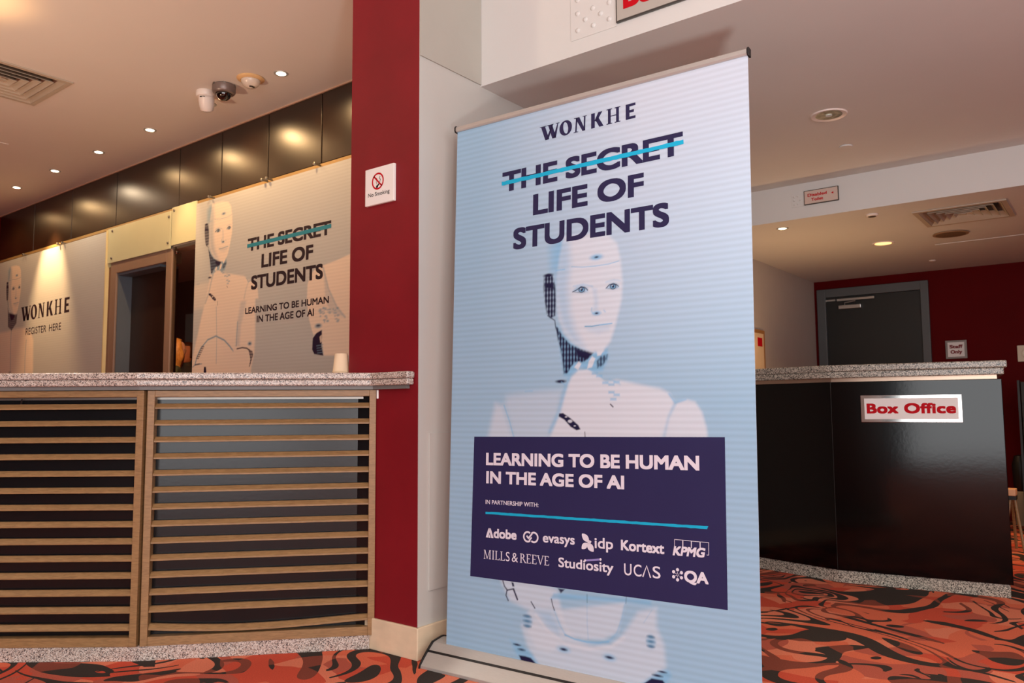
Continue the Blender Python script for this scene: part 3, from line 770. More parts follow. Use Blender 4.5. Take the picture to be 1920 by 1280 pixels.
M_FRAME = mat('door_frame_paint', (142, 116, 98), 0.4, var=0.04)
M_REVEAL = mat('grey_steel_paint', (92, 98, 106), 0.4, var=0.04)
M_DOORB = mat('dark_brown_door', (44, 26, 16), 0.4, var=0.15, scale=3, stretch=(4, 4, .6))
M_DOORD = mat('charcoal_door', (30, 31, 30), 0.45, var=0.1, scale=3)
M_LAMP = glow('lamp_glow', (255, 236, 196), 14.0)
M_LAMPW = glow('lamp_glow_amber', (255, 200, 120), 2.2)


def carpet():
    m = bpy.data.materials.new('swirl_carpet')
    m.use_nodes = True
    nt = m.node_tree
    b = nt.nodes['Principled BSDF']
    N, L = nt.nodes.new, nt.links.new

    def math_(op, a, bb=None, c=None):
        n = N('ShaderNodeMath')
        n.operation = op
        for i, v in enumerate((a, bb, c)):
            if v is None:
                continue
            if isinstance(v, (int, float)):
                n.inputs[i].default_value = v
            else:
                L(v, n.inputs[i])
        return n.outputs[0]

    def warp(vec, scale, amt, off):
        n = N('ShaderNodeTexNoise')
        n.inputs['Scale'].default_value = scale
        n.inputs['Detail'].default_value = 0.6
        a = N('ShaderNodeVectorMath')
        a.operation = 'ADD'
        a.inputs[1].default_value = off
        L(vec, a.inputs[0])
        L(a.outputs[0], n.inputs['Vector'])
        s = N('ShaderNodeVectorMath')
        s.operation = 'SUBTRACT'
        s.inputs[1].default_value = (0.5, 0.5, 0.5)
        L(n.outputs['Color'], s.inputs[0])
        k = N('ShaderNodeVectorMath')
        k.operation = 'MULTIPLY_ADD'
        k.inputs[1].default_value = (amt, amt, 0)
        L(s.outputs[0], k.inputs[0])
        L(vec, k.inputs[2])
        return k.outputs[0]
    tc = N('ShaderNodeTexCoord')
    p = tc.outputs['Object']
    w1 = warp(p, 1.3, 1.3, (3.1, 7.7, 0))
    w2 = warp(w1, 3.0, 0.34, (1.0, 2.0, 0))
    n1 = N('ShaderNodeTexNoise')
    n1.inputs['Scale'].default_value = 1.9
    n1.inputs['Detail'].default_value = 0.0
    L(w2, n1.inputs['Vector'])
    # bold leaf-like bands: distance from repeated contour lines, swelling and thinning
    n2 = N('ShaderNodeTexNoise')
    n2.inputs['Scale'].default_value = 2.6
    n2.inputs['Detail'].default_value = 0.0
    L(w1, n2.inputs['Vector'])
    band = math_('PINGPONG', math_('MULTIPLY', n1.outputs['Fac'], 9.0), 0.5)
    width = math_('MULTIPLY_ADD', n2.outputs['Fac'], 0.95, -0.31)
    width = math_('MULTIPLY', width, math_('GREATER_THAN', width, 0.07))
    dark1 = math_('LESS_THAN', band, width)
    # second family of strokes
    n3 = N('ShaderNodeTexNoise')
    n3.inputs['Scale'].default_value = 2.8
    n3.inputs['Detail'].default_value = 0.0
    w3 = warp(p, 1.9, 0.9, (9.0, 4.0, 0))
    L(w3, n3.inputs['Vector'])
    band3 = math_('PINGPONG', math_('MULTIPLY', n3.outputs['Fac'], 6.0), 0.5)
    width3 = math_('MULTIPLY_ADD', n2.outputs['Fac'], -0.8, 0.46)
    width3 = math_('MULTIPLY', width3, math_('GREATER_THAN', width3, 0.08))
    dark3 = math_('LESS_THAN', band3, width3)
    dark = math_('MAXIMUM', dark1, dark3)
    # blocks of tone inside the bands
    v = N('ShaderNodeTexVoronoi')
    v.inputs['Scale'].default_value = 6.5
    L(warp(p, 4.0, 0.25, (0, 0, 0)), v.inputs['Vector'])
    sp = N('ShaderNodeSeparateColor')
    L(v.outputs['Color'], sp.inputs[0])
    r1 = N('ShaderNodeValToRGB')
    r1.color_ramp.interpolation = 'CONSTANT'
    e = r1.color_ramp.elements
    e[0].position, e[0].color = 0.0, lin(232, 118, 88)
    e[1].position, e[1].color = 0.34, lin(216, 90, 68)
    for q, c in ((0.55, (238, 138, 108)), (0.8, (196, 100, 82))):
        x = e.new(q)
        x.color = lin(*c)
    L(sp.outputs[0], r1.inputs[0])
    r2 = N('ShaderNodeValToRGB')
    r2.color_ramp.interpolation = 'CONSTANT'
    e = r2.color_ramp.elements
    e[0].position, e[0].color = 0.0, lin(66, 58, 54)
    e[1].position, e[1].color = 0.7, lin(142, 76, 62)
    L(sp.outputs[1], r2.inputs[0])
    mx = N('ShaderNodeMix')
    mx.data_type = 'RGBA'
    L(dark, mx.inputs[0])
    L(r1.outputs[0], mx.inputs[6])
    L(r2.outputs[0], mx.inputs[7])
    # pile
    fz = N('ShaderNodeTexNoise')
    fz.inputs['Scale'].default_value = 220
    fz.inputs['Detail'].default_value = 2
    L(p, fz.inputs['Vector'])
    sh = N('ShaderNodeMix')
    sh.data_type = 'RGBA'
    sh.blend_type = 'MULTIPLY'
    sh.inputs[0].default_value = 1.0
    fr = N('ShaderNodeValToRGB')
    fr.color_ramp.elements[0].position, fr.color_ramp.elements[0].color = 0.2, (0.72, 0.72, 0.72, 1)
    fr.color_ramp.elements[1].position, fr.color_ramp.elements[1].color = 0.8, (1, 1, 1, 1)
    L(fz.outputs['Fac'], fr.inputs[0])
    L(mx.outputs[2], sh.inputs[6])
    L(fr.outputs[0], sh.inputs[7])
    L(sh.outputs[2], b.inputs['Base Color'])
    b.inputs['Roughness'].default_value = 0.95
    b.inputs['Specular IOR Level'].default_value = 0.1
    bp = N('ShaderNodeBump')
    bp.inputs['Strength'].default_value = 0.4
    bp.inputs['Distance'].default_value = 0.003
    L(fz.outputs['Fac'], bp.inputs['Height'])
    L(bp.outputs[0], b.inputs['Normal'])
    return m


M_CARPET = carpet()

# ---------------------------------------------------------------- the room
struct(MB().box(-13.2, 3.3, -4.7, 8.0, -0.1, 0.0).build('floor', M_CARPET))


def slab_with_hole(q, x0, x1, y0, y1, z0, z1, hx0, hx1, hy0, hy1):
    return q.box(x0, hx0, y0, y1, z0, z1).box(hx1, x1, y0, y1, z0, z1).box(hx0, hx1, y0, hy0, z0, z1).box(hx0, hx1, hy1, y1, z0, z1)


mb = slab_with_hole(MB(), -9.4, 3.3, -4.7, 2.613, 3.01, 3.11, -5.69, -5.12, 1.54, 2.11).box(-9.4, -2.19, 2.613, 3.32, 3.01, 3.11)
struct(mb.build('ceiling', M_CEIL))
struct(MB().box(-2.33, 3.3, 2.613, 5.07, 2.378, 3.11).build('trim_1', M_WHITE))       # deep header and the low ceiling behind it
struct(slab_with_hole(MB(), -2.45, 3.3, 5.07, 8.0, 2.152, 2.6, -0.975, -0.495, 5.345, 5.825).build('trim_2', M_WHITE))          # second step down
struct(MB().box(-2.19, -2.184, 2.229, 2.612, 2.384, 3.01).build('trim_3', mat('grey_beam_paint', (176, 173, 164), 0.6, var=0.02)))
# pier: red face, grey return
mb = MB()
mb.box(-2.60, -2.19, 2.227, 3.32, 0, 3.01)
mb.m = [0, 0, 0, 0, 0, 1]
PIER = struct(mb.build('wall_pier', [M_RED, M_GREY], recalc=False))
struct(MB().box(-2.5, -2.33, 3.32, 7.8, 0, 2.6).build('wall_side', mat('shaded_white_paint', (186, 176, 168), 0.7, var=0.02)))  # white wall with its shade put into a darker colour
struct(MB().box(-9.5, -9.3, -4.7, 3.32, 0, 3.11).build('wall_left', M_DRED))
struct(MB().box(3.2, 3.3, -4.7, 8.0, 0, 3.11).build('wall_right', M_WHITE))
# shop front behind the camera
mb = MB().box(-9.5, -0.15, -4.7, -4.6, 0, 3.01).box(3.15, 3.3, -4.7, -4.6, 0, 3.01).box(-0.15, 3.15, -4.7, -4.6, 0, 0.06).box(-0.15, 3.15, -4.7, -4.6, 2.85, 3.01)
struct(mb.build('wall_rear', M_BROWN))
# back wall of the reception with its openings
mb = MB()
mb.box(-9.3, -6.80, 3.22, 3.32, 0, 3.01).box(-6.80, -5.40, 3.22, 3.32, 2.215, 3.01).box(-5.40, -2.60, 3.22, 3.32, 0, 3.01).box(-5.80, -5.40, 3.22, 3.32, 0, 0.2)
struct(mb.build('wall_back', M_TAN))
# far red wall with its door opening
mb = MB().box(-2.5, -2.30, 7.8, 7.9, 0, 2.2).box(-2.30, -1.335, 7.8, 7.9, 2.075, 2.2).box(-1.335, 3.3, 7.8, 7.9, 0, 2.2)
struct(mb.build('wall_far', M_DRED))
# added room behind the side light, standing in for its reflection
mb = MB().box(-13.2, -4.2, 6.2, 6.3, 0, 2.95).box(-13.2, -13.1, 3.32, 6.3, 0, 2.95).box(-4.3, -4.2, 3.32, 6.2, 0, 2.95)
struct(mb.build('wall_inner', M_DOORB))
struct(MB().box(-13.2, -4.2, 3.32, 6.3, 2.86, 2.95).build('ceiling_inner', mat('mauve_ceiling', (150, 112, 106), 0.8, var=0.03)))
struct(MB().box(-10.75, -10.45, 6.13, 6.2, 0, 2.35).build('trim_inner', M_REVEAL))
struct(MB().box(-2.60, -2.1772, 2.214, 2.227, 0, 0.121).box(-2.19, -2.177, 2.2145, 3.3, 0, 0.121).build('baseboard_pier', M_STONE, bevel=0.003))
struct(MB().box(-2.33, -2.32, 3.33, 7.8, 0, 0.1).build('baseboard_side', M_STONE))

# brown lacquered fascia above the glass wall
fas = thing('fascia', 'glossy dark brown panelled fascia under the tan ceiling above the glass wall', 'fascia', (-6.5, 3.21, 2.535))
fas['kind'] = 'structure'
xs = [-9.29, -8.431, -7.601, -6.749, -5.737, -5.156, -4.588, -4.013, -3.43, -2.85]
for i in range(len(xs) - 1):
    MB().box(xs[i] + 0.004 + 6.5, xs[i + 1] - 0.004 + 6.5, -0.02, 0.006, 0.0, 0.472).build('panel', M_BROWN, fas, bevel=0.003)
MB().box(-2.79, 3.65, -0.03, 0.0, 0.466, 0.475).build('edge_strip', mat('tan_trim', (196, 160, 136), 0.6), fas)
MB().box(-2.79, 3.65, -0.018, 0.008, -0.025, -0.001).build('bottom_rail', mat('brass_edge', (170, 138, 90), 0.45, 0.3), fas)


def bolt(mb_, x, z, y0, y1, r=0.011):
    mb_.lathe([(r * 0.6, 0), (r * 0.6, (y1 - y0) * 0.7), (r, (y1 - y0) * 0.7), (r, y1 - y0), (r * 0.7, y1 - y0 + 0.003)], 14,
              M=Matrix.Translation((x, y1, z)) @ Matrix.Rotation(PI / 2, 4, 'X') @ Matrix.Translation((0, 0, 0)))


def bolts_on(parent, pts, oy=0.0):
    for x, z in pts:
        q = MB()
        bolt(q, x, z, -0.055, 0.0)
        o = q.build('standoff_bolt', M_STEEL, parent, smooth=True)
        o.location = (0, oy, 0)


# frosted glass over the door, and beside it
g = thing('glass_panel', 'frosted cream glass panel with steel bolts above the reception doorway', 'glass panel', (-6.33, 3.22, 2.2), group='frosted glass above the doorway')
MB().box(-0.512, 0.515, -0.05, -0.04, 0.01, 0.31).build('pane', M_FROST, g, bevel=0.002)
bolts_on(g, [(-0.43, 0.05), (-0.43, 0.285), (0.485, 0.06), (0.49, 0.265)])
g = thing('glass_panel', 'narrow brightly lit frosted glass panel between doorway and large printed board', 'glass panel', (-5.64, 3.22, 2.2), group='frosted glass above the doorway')
MB().box(-0.16, 0.192, -0.05, -0.04, 0.03, 0.33).build('pane', M_FROST, g, bevel=0.002)
bolts_on(g, [(-0.125, 0.305)])

# side light: clear pane beside the doorway
w1 = MB().box(-5.796, -5.40, 3.19, 3.20, 0.1, 2.225).build('window_1', M_PANE)
struct(w1)
MB().box(-5.80, -5.796, 3.185, 3.215, 0.1, 2.225).build('window_frame', M_FRAME, w1)
q = MB()
bolt(q, -5.755, 2.175, 0, 0.03)
q.build('clamp', M_CHROME, w1, smooth=True).location = (0, 3.19, 0)

# doorway with its steel frame and a recessed dark door
d1 = thing('door_1', 'open-fronted bronze framed doorway with recessed dark brown door behind the counter', 'door', (-6.3, 3.2, 0))
d1['kind'] = 'structure'
MB().box(-0.49, -0.39, -0.02, 0.11, 0, 2.21).box(0.415, 0.50, -0.02, 0.012, 0, 2.21).box(-0.39, 0.415, -0.02, 0.11, 2.115, 2.21).build('door_frame', M_FRAME, d1, bevel=0.004)
MB().box(-0.39, -0.375, -0.005, 0.15, 0, 2.115).box(-0.375, 0.30, -0.005, 0.15, 2.095, 2.115).prism([(0.415, 0.002), (0.43, 0.012), (0.315, 0.125), (0.30, 0.11)], 0, 2.115).build('door_reveal', M_REVEAL, d1)
MB().box(-0.375, 0.30, 0.11, 0.15, 0.01, 2.095).build('door_leaf', M_DOORB, d1)
MB().box(-0.56, -0.50, -0.012, 0.02, 0, 2.18).build('door_mullion', mat('copper_brown', (112, 66, 44), 0.4), d1)


# ---------------------------------------------------------------- printed boards on the glass wall
def flat_base(rgb, rgb2=None, x0=0, x1=1):
    a = np.array(lin(*rgb)[:3])
    c = np.array(lin(*(rgb2 or rgb))[:3])

    def f(X, Y):
        t = np.clip((X - x0) / (x1 - x0), 0, 1)[..., None]
        return a * (1 - t) + c * t
    return f


def board_fn(x0, z0):
    def f(u, v, lift):
        u, v = np.asarray(u, float), np.asarray(v, float)
        return np.stack([u - x0, np.full(u.shape, -lift), v - z0], -1)
    return f


def board_pt(x0, z0):
    return lambda x, y, l: (x - x0, -l, y - z0)


BOARD_BASE = flat_base((188, 187, 184))  # pale blue ground greyed, warm lamplight put into the colour
b2 = thing('sign_board', 'large printed board with struck-out headline and pale robot figure beside the red pier', 'sign board', (-4.3, 3.165, 1.7), group='printed boards on the glass wall')
print_sheet('printed_panel', b2, M_BOARD, board_fn(-4.3, 1.7), -5.441, -2.95, 0.9, 2.500, 0.004, BOARD_BASE,
            [(BOARD_TORSO, (1, 0, 1, 0)), (ROBOT_TOP, (1.116, -5774.7, 1.0382, 904.7))], 22.0, 0.035, 0.006, INK_BOARD)
pt = board_pt(-4.3, 1.7)
s = Sheet(pt, 0.0003)
s.text('THE SECRET', (-4.7695, 2.051), (-3.8775, 2.047), 0.090, 0.034, 0.98)
s.text('LIFE OF', (-4.606, 1.918), (-4.0515, 1.913), 0.094, 0.034)
s.text('STUDENTS', (-4.719, 1.778), (-3.952, 1.775), 0.096, 0.034)
s.build('headline', M_INKB, b2)
s = Sheet(pt, 0.0010)
s.stroke((-4.775, 2.090), (-3.876, 2.101), 0.026)
s.build('strike_line', mat('teal_ink', (30, 128, 150), 0.5), b2)
s = Sheet(pt, 0.0003)
s.text('LEARNING TO BE HUMAN', (-4.782, 1.614), (-3.890, 1.614), 0.0445, 0.026)
s.text('IN THE AGE OF AI', (-4.645, 1.546), (-4.035, 1.545), 0.0475, 0.026)
s.build('subheading', M_INKB, b2)
bolts_on(b2, [(-0.94, 0.817), (-0.29, 0.823), (-0.24, 0.823), (0.276, 0.823)], 0.028)

b1 = thing('sign_board', 'printed registration board with pale robot bust left of the dark doorway', 'sign board', (-8.1, 3.165, 1.7), group='printed boards on the glass wall')
print_sheet('printed_panel', b1, M_BOARD, board_fn(-8.1, 1.7), -9.28, -6.850, 0.9, 2.492, 0.004, BOARD_BASE,
            [(BOARD_BUST, (1, 0, 1, 0)), ([s for i, s in enumerate(ROBOT_TOP) if i in HEAD_ONLY], (1.1482, -9448.7, 1.16, 680.9))], 22.0, 0.03, 0.006, INK_BOARD)
pt = board_pt(-8.1, 1.7)
s = Sheet(pt, 0.0003)
wonkhe(s, (-8.586, 1.839), (-7.517, 1.850), 0.140)
s.build('wordmark', M_INKB, b1)
s = Sheet(pt, 0.0003)
s.text('REGISTER', (-8.450, 1.697), (-7.985, 1.6985), 0.066, 0.004)
s.build('register_word', M_INKB, b1)
s = Sheet(pt, 0.0003)
s.text('HERE', (-7.925, 1.699), (-7.671, 1.700), 0.066, 0.004)
s.build('register_word', M_INKB, b1)
MB().box(1.250, 1.264, -0.006, 0.045, -0.85, 0.80).build('glass_edge', mat('lit_glass_edge', (232, 214, 160), 0.3, coat=0.3), b1)
bolts_on(b1, [(-0.442, 0.803), (0.333, 0.803), (0.422, 0.803)], 0.028)

# ---------------------------------------------------------------- reception counter (two facets, louvred front)
FL_O, FL_A = Vector((-3.4394, 1.2521, 0)), math.radians(38.031)
FR_O, FR_A = Vector((-3.0229, 1.5850, 0)), math.radians(46.732)


def facet(O, A):
    d = Vector((math.cos(A), math.sin(A), 0))
    n = Vector((math.sin(A), -math.cos(A), 0))
    return lambda s_, k: (O + d * s_ + n * k)


fL, fR = facet(FL_O, FL_A), facet(FR_O, FR_A)


def meet(k):
    """corner of the two facet lines pushed out by k"""
    p, q = fL(0, k), fR(0, k)
    d1_, d2_ = fL(1, k) - p, fR(1, k) - q
    t = ((q.x - p.x) * d2_.y - (q.y - p.y) * d2_.x) / (d1_.x * d2_.y - d1_.y * d2_.x)
    return p + d1_ * t


def at_y(k, y):
    p = fR(0, k)
    d = fR(1, k) - p
    return p + d * ((y - p.y) / d.y)


cr = Vector((-3.0, 1.9, 0))
ct = thing('reception_counter', 'angled reception counter fronted with beech louvres, on a granite plinth', 'counter', cr)


def plan(k, xend=None, back=0.62, left=-1.0):
    a, b, e = fL(left, k), meet(k), at_y(k, 2.212)
    bl, bb = fL(left, -back), meet(-back)
    return [(p.x - cr.x, p.y - cr.y) for p in (a, b, e, Vector((-2.612, 2.212, 0)), Vector((-2.612, 2.45, 0)), bb, bl)]


MB().prism(plan(-0.006), 0.0, 0.056).build('plinth', M_GRAN2 if False else M_GRAN, ct, bevel=0.002)
pl_ = plan(-0.045)
_a, _b = fR(0.80, -0.045) - cr, at_y(-0.018, 2.2265) - cr
MB().prism(pl_[:2] + [(_a.x, _a.y), (_b.x, _b.y)] + pl_[3:], 0.056, 1.032).build('back_panel', M_PANEL, ct)


def facet_M(O, A):
    return Matrix.Translation(O - cr) @ Matrix.Rotation(A, 4, 'Z')


def louvre(O, A, s0, s1, sag):
    """one louvred panel: posts and rails as the frame, each slat on its own; local x along, -y outwards"""
    M = facet_M(O, A)
    q = MB()
    q.box(s0, s0 + 0.027, 0, 0.044, 0.055, 1.031, M).box(s1 - 0.027, s1, 0, 0.044, 0.055, 1.031, M)
    q.box(s0 + 0.027, s1 - 0.027, 0.002, 0.044, 1.006, 1.031, M).box(s0 + 0.027, s1 - 0.027, 0.002, 0.044, 0.055, 0.089, M)
    fr = q.build('louvre_frame', M_WOOD, ct, bevel=0.0012)
    MB().box(s0 + 0.027, s1 - 0.027, 0.036, 0.0445, 0.996, 1.005, M).build('metal_strip', M_STEEL, fr)
    a, b = s0 + 0.027, s1 - 0.027
    for k in range(14):
        z = 0.9585 - 0.0650 * k
        q = MB()
        prof = [(0.006, z), (0.006, z + 0.0060), (0.024, z + 0.0215), (0.036, z + 0.0215), (0.036, z + 0.015), (0.026, z + 0.015)]
        n = 13 if (sag and k == 13) else 2
        vs, fs = [], []
        for i in range(n):
            t = i / (n - 1)
            dz = -0.022 * math.sin(PI * min(1, t * 1.0)) * (1 - 0.45 * t) if n > 2 else 0
            vs += [M @ Vector((a + (b - a) * t, p, h + dz)) for p, h in prof]
        m_ = len(prof)
        for i in range(n - 1):
            for j in range(m_):
                fs.append((i * m_ + j, i * m_ + (j + 1) % m_, (i + 1) * m_ + (j + 1) % m_, (i + 1) * m_ + j))
        fs += [list(range(m_))[::-1], [(n - 1) * m_ + j for j in range(m_)]]
        q.add(vs, fs).build('slat', M_WOOD, fr, bevel=0.0008)
    return fr


louvre(FL_O, FL_A, -0.98, 0.512, False)
louvre(FR_O, FR_A, -0.009, 0.874, True)
MB().box(0.876, 0.889, -0.002, 0.02, 0.996, 1.030, facet_M(FR_O, FR_A)).build('bracket', mat('white_bracket', (240, 238, 234), 0.4), ct)
q = MB()
q.tube([tuple(facet_M(FL_O, FL_A) @ Vector((0.025, 0.02, 1.0))), tuple(facet_M(FL_O, FL_A) @ Vector((0.02, 0.026, 0.985))), tuple(facet_M(FL_O, FL_A) @ Vector((0.012, 0.03, 0.968)))], 0.003, 6)
q.build('cable_end', M_BLACK, ct)

wt = thing('worktop', 'pink granite worktop running along the louvred reception counter up to the red pier', 'worktop', (cr.x, cr.y, 1.033))


def topplan(k, y1, x1):
    a, b, e = fL(-1.0, k), meet(k), at_y(k, y1)
    bl, bb = fL(-1.0, -0.66), meet(-0.66)
    return [(p.x - cr.x, p.y - cr.y) for p in (a, b, e, Vector((x1, y1, 0)), Vector((x1, 2.225, 0)), Vector((-2.612, 2.225, 0)), Vector((-2.612, 2.5, 0)), bb, bl)]


MB().prism(topplan(0.034, 2.182, -2.206), 0.0405, 0.067).build('upper_slab', M_GRAN, wt, bevel=0.006, seg=3)
MB().prism(topplan(0.029, 2.187, -2.210), 0.0145, 0.040).build('lower_slab', M_GRAN, wt, bevel=0.006, seg=3)
MB().prism(topplan(0.010, 2.205, -2.235), 0.0, 0.0142).build('underboard', mat('grey_underboard', (120, 120, 118), 0.5), wt)

# paper cups turned over on the worktop
cup = thing('paper_cup', 'upturned cream paper cup at the end of the granite worktop against the red pier', 'cup', (-2.648, 2.225, 1.1))
prof = [(0.036, 0), (0.038, 0.003), (0.036, 0.006), (0.0275, 0.088), (0.027, 0.09), (0.0245, 0.087)]
MB().lathe(prof, 28).build('cup_wall', mat('cream_paper', (240, 214, 180), 0.6, var=0.02), cup, smooth=True)
MB().lathe([(0.0365, 0.010), (0.0372, 0.012), (0.0355, 0.016)], 28).build('cup_rim', mat('cream_paper_rim', (232, 204, 168), 0.6, var=0.02), cup, smooth=True)

# ---------------------------------------------------------------- pier: no smoking sign, access panel
ns = thing('no_smoking_sign', 'square white no smoking sign on the red pier', 'sign', (-2.407, 2.227, 1.882))
MB().box(-0.087, 0.087, -0.014, 0, -0.079, 0.079).build('plate', M_SIGN, ns, bevel=0.003)
pt = lambda x, y, l: (x, -0.0145 - l, y)
s = Sheet(pt, 0.0002)
s.ring((-0.008, 0.018), (0.036, 0.036), (0.029, 0.029))
s.stroke((-0.033, 0.042), (0.017, -0.006), 0.007)
s.build('prohibition_ring', M_REDINK, ns)
s = Sheet(pt, 0.0001)
s.poly([(-0.02, -0.009), (-0.012, -0.011), (0.004, 0.006), (-0.002, 0.010)])
s.disc((-0.012, -0.004), 0.006)
s.path([(0.003, 0.012), (0.008, 0.022), (0.001, 0.03), (0.006, 0.038)], 0.003)
s.path([(-0.012, 0.004), (-0.018, 0.016), (-0.012, 0.026), (-0.018, 0.034)], 0.002)
s.build('cigarette', M_BLK, ns)
s = Sheet(pt, 0.0002)
s.text('No Smoking', (-0.066, -0.043), (0.063, -0.043), 0.0165, 0.008)
s.build('lettering', M_BLK, ns)

MB().box(-2.19, -2.184, 2.285, 2.705, 0.247, 0.856).build('access_panel', M_GREY, PIER, bevel=0.001)


# ---------------------------------------------------------------- signs on the header
bs = thing('box_office_sign', 'red lettered grey sign on the white header, cut off at the top edge', 'sign', (-1.49, 2.613, 2.448))
MB().box(0, 0.62, -0.012, 0, 0, 0.2).build('frame', mat('sign_edge', (92, 92, 90), 0.3, 0.7), bs, bevel=0.002)
MB().box(0.006, 0.614, -0.0135, -0.011, 0.006, 0.194).build('plate', M_GSIGN, bs)
s = Sheet(lambda x, y, l: (x, -0.0136 - l, y), 0.0003)
s.text('Box Office', (0.034, 0.044), (0.586, 0.044), 0.104, 0.042, 0.98)
s.build('lettering', M_REDINK, bs)


def dot_plate(loc, w, h, dots, r, label):
    t = thing('tactile_plate', label, 'plate', loc)
    MB().box(0, w, -0.003, 0, 0, h).build('plate', M_WHITE, t, bevel=0.0008)
    for x, z in dots:
        MB().lathe([(r, 0), (r * 0.9, 0.003), (r * 0.55, 0.0052), (0.001, 0.006)], 18, M=Matrix.Translation((x, -0.003, z)) @ Matrix.Rotation(PI / 2, 4, 'X')).build('raised_dot', M_WHITE, t, smooth=True)
    return t


dot_plate((-1.707, 2.613, 2.44), 0.214, 0.19, [(0.035, 0.108), (0.071, 0.072), (0.107, 0.108), (0.143, 0.074), (0.108, 0.036), (0.035, 0.037), (0.182, 0.039), (0.183, 0.107), (0.143, 0.142), (0.035, 0.165), (0.107, 0.165)], 0.0105,
          'white plate of raised dots on the white header left of the red lettered sign')
dot_plate((-1.633, 5.07, 2.229), 0.08, 0.092, [(0.018, 0.066), (0.04, 0.07), (0.018, 0.044), (0.055, 0.044), (0.04, 0.02), (0.018, 0.018)], 0.006,
          'small white plate of raised dots beside the disabled toilet sign')
ds = thing('disabled_toilet_sign', 'small framed disabled toilet sign with red lettering on the far ceiling step', 'sign', (-1.552, 5.07, 2.231))
MB().box(0, 0.212, -0.012, 0, 0, 0.092).build('frame', mat('sign_edge_dark', (84, 80, 74), 0.4, 0.5), ds, bevel=0.002)
MB().box(0.005, 0.207, -0.0135, -0.011, 0.005, 0.087).build('plate', M_PINKSIGN, ds)
s = Sheet(lambda x, y, l: (x, -0.0136 - l, y), 0.0003)
s.text('Disabled', (0.024, 0.050), (0.142, 0.050), 0.019, 0.03)
s.build('lettering', M_REDINK, ds)
s = Sheet(lambda x, y, l: (x, -0.0136 - l, y), 0.0003)
s.text('Toilet', (0.046, 0.020), (0.120, 0.020), 0.019, 0.03)
s.poly([(0.168, 0.053), (0.182, 0.061), (0.182, 0.046)])
s.build('lettering', M_REDINK, ds)


# ---------------------------------------------------------------- ceiling fittings
def ceiling_vent(loc, size, label):
    t = thing('ceiling_vent', label, 'vent', loc)
    h = size / 2
    q = MB()

    def ringbox(o, i, z0, z1, zi0, zi1):
        # square ring, outer edge at z0..z1, inner edge at zi0..zi1
        vs = []
        for e, a, b in ((o, z0, z1), (i, zi0, zi1)):
            for z in (a, b):
                vs += [(-e, -e, z), (e, -e, z), (e, e, z), (-e, e, z)]
        fs = []
        for k in range(4):
            k2 = (k + 1) % 4
            fs += [(k, k2, 8 + k2, 8 + k), (4 + k, 12 + k, 12 + k2, 4 + k2), (k, 4 + k, 4 + k2, k2), (8 + k, 8 + k2, 12 + k2, 12 + k)]
        return vs, fs
    MB().add(*ringbox(h, h - 0.028, -0.008, 0.0, -0.008, 0.0)).build('frame', M_WHITE_V, t)
    step = (h - 0.03) / 5.2
    for k in range(5):
        o = h - 0.03 - k * step
        MB().add(*ringbox(o, o - step * 0.72, -0.008, -0.005, 0.026, 0.029)).build('vane', M_WHITE_V, t)
    MB().box(-step * 0.3, step * 0.3, -step * 0.3, step * 0.3, -0.006, 0.0).build('core', M_WHITE_V, t)
    MB().box(-h + 0.01, h - 0.01, -h + 0.01, h - 0.01, 0.030, 0.034).build('duct', M_BLACK, t)
    return t


M_WHITE_V = mat('vent_enamel', (186, 172, 154), 0.45, var=0.03)
# cut recesses for the vents by dropping a shallow box below the slab: the vanes sit in a 35 mm deep frame
v1 = ceiling_vent((-5.405, 1.825, 3.009), 0.59, 'square slatted air vent in the tan ceiling at the left edge')
v2 = ceiling_vent((-0.735, 5.585, 2.151), 0.50, 'square slatted air vent in the low ceiling beyond the disabled toilet sign')


def downlight_lit(loc, label, r=0.034):
    t = thing('downlight', label, 'ceiling light', loc, group='small lit downlights over the reception')
    MB().lathe([(r, -0.003), (r * 1.25, -0.004), (r * 1.3, 0.0), (r, 0.0)], 24).build('trim_ring', M_ALU, t, smooth=True)
    MB().lathe([(0.001, -0.006), (r * 0.7, -0.005), (r * 0.95, -0.002), (r * 0.95, 0.0)], 24).build('lamp', M_LAMP, t, smooth=True)
    return t


names = ['lit downlight in the tan ceiling nearest the red pier, right of the cameras', 'lit downlight in the tan ceiling left of the white turret camera',
         'third lit downlight from the right in the tan ceiling row', 'fourth lit downlight from the right in the tan ceiling row', 'leftmost lit downlight in the tan ceiling row, near the left edge']
for i, (x, p) in enumerate(((-3.985, 20), (-5.559, 23), (-6.36, 14), (-7.154, 24), (-7.961, 26))):
    d0 = downlight_lit((x, 2.85, 3.01), names[i])
    spot('reception_spot', (x, 2.85, 2.985), p, (1.0, 0.76, 0.5) if x == -7.154 else WARM, 168, 0.75, 0.035)
for x, p in ((-4.77, 30), (-8.77, 12), (-3.1, 18)):
    spot('reception_spot', (x, 2.85, 2.985), p, WARM, 168, 0.75, 0.035)

hc = thing('ceiling_hatch', 'small flush hatch in the tan ceiling at the left edge', 'hatch', (-7.0, 2.2, 3.01))
MB().box(-0.3, 0.3, -0.15, 0.13, -0.004, 0).build('hatch_plate', M_CEIL, hc)

d0 = downlight_lit((-4.77, 2.85, 3.01), 'lit downlight half hidden behind the white turret camera')
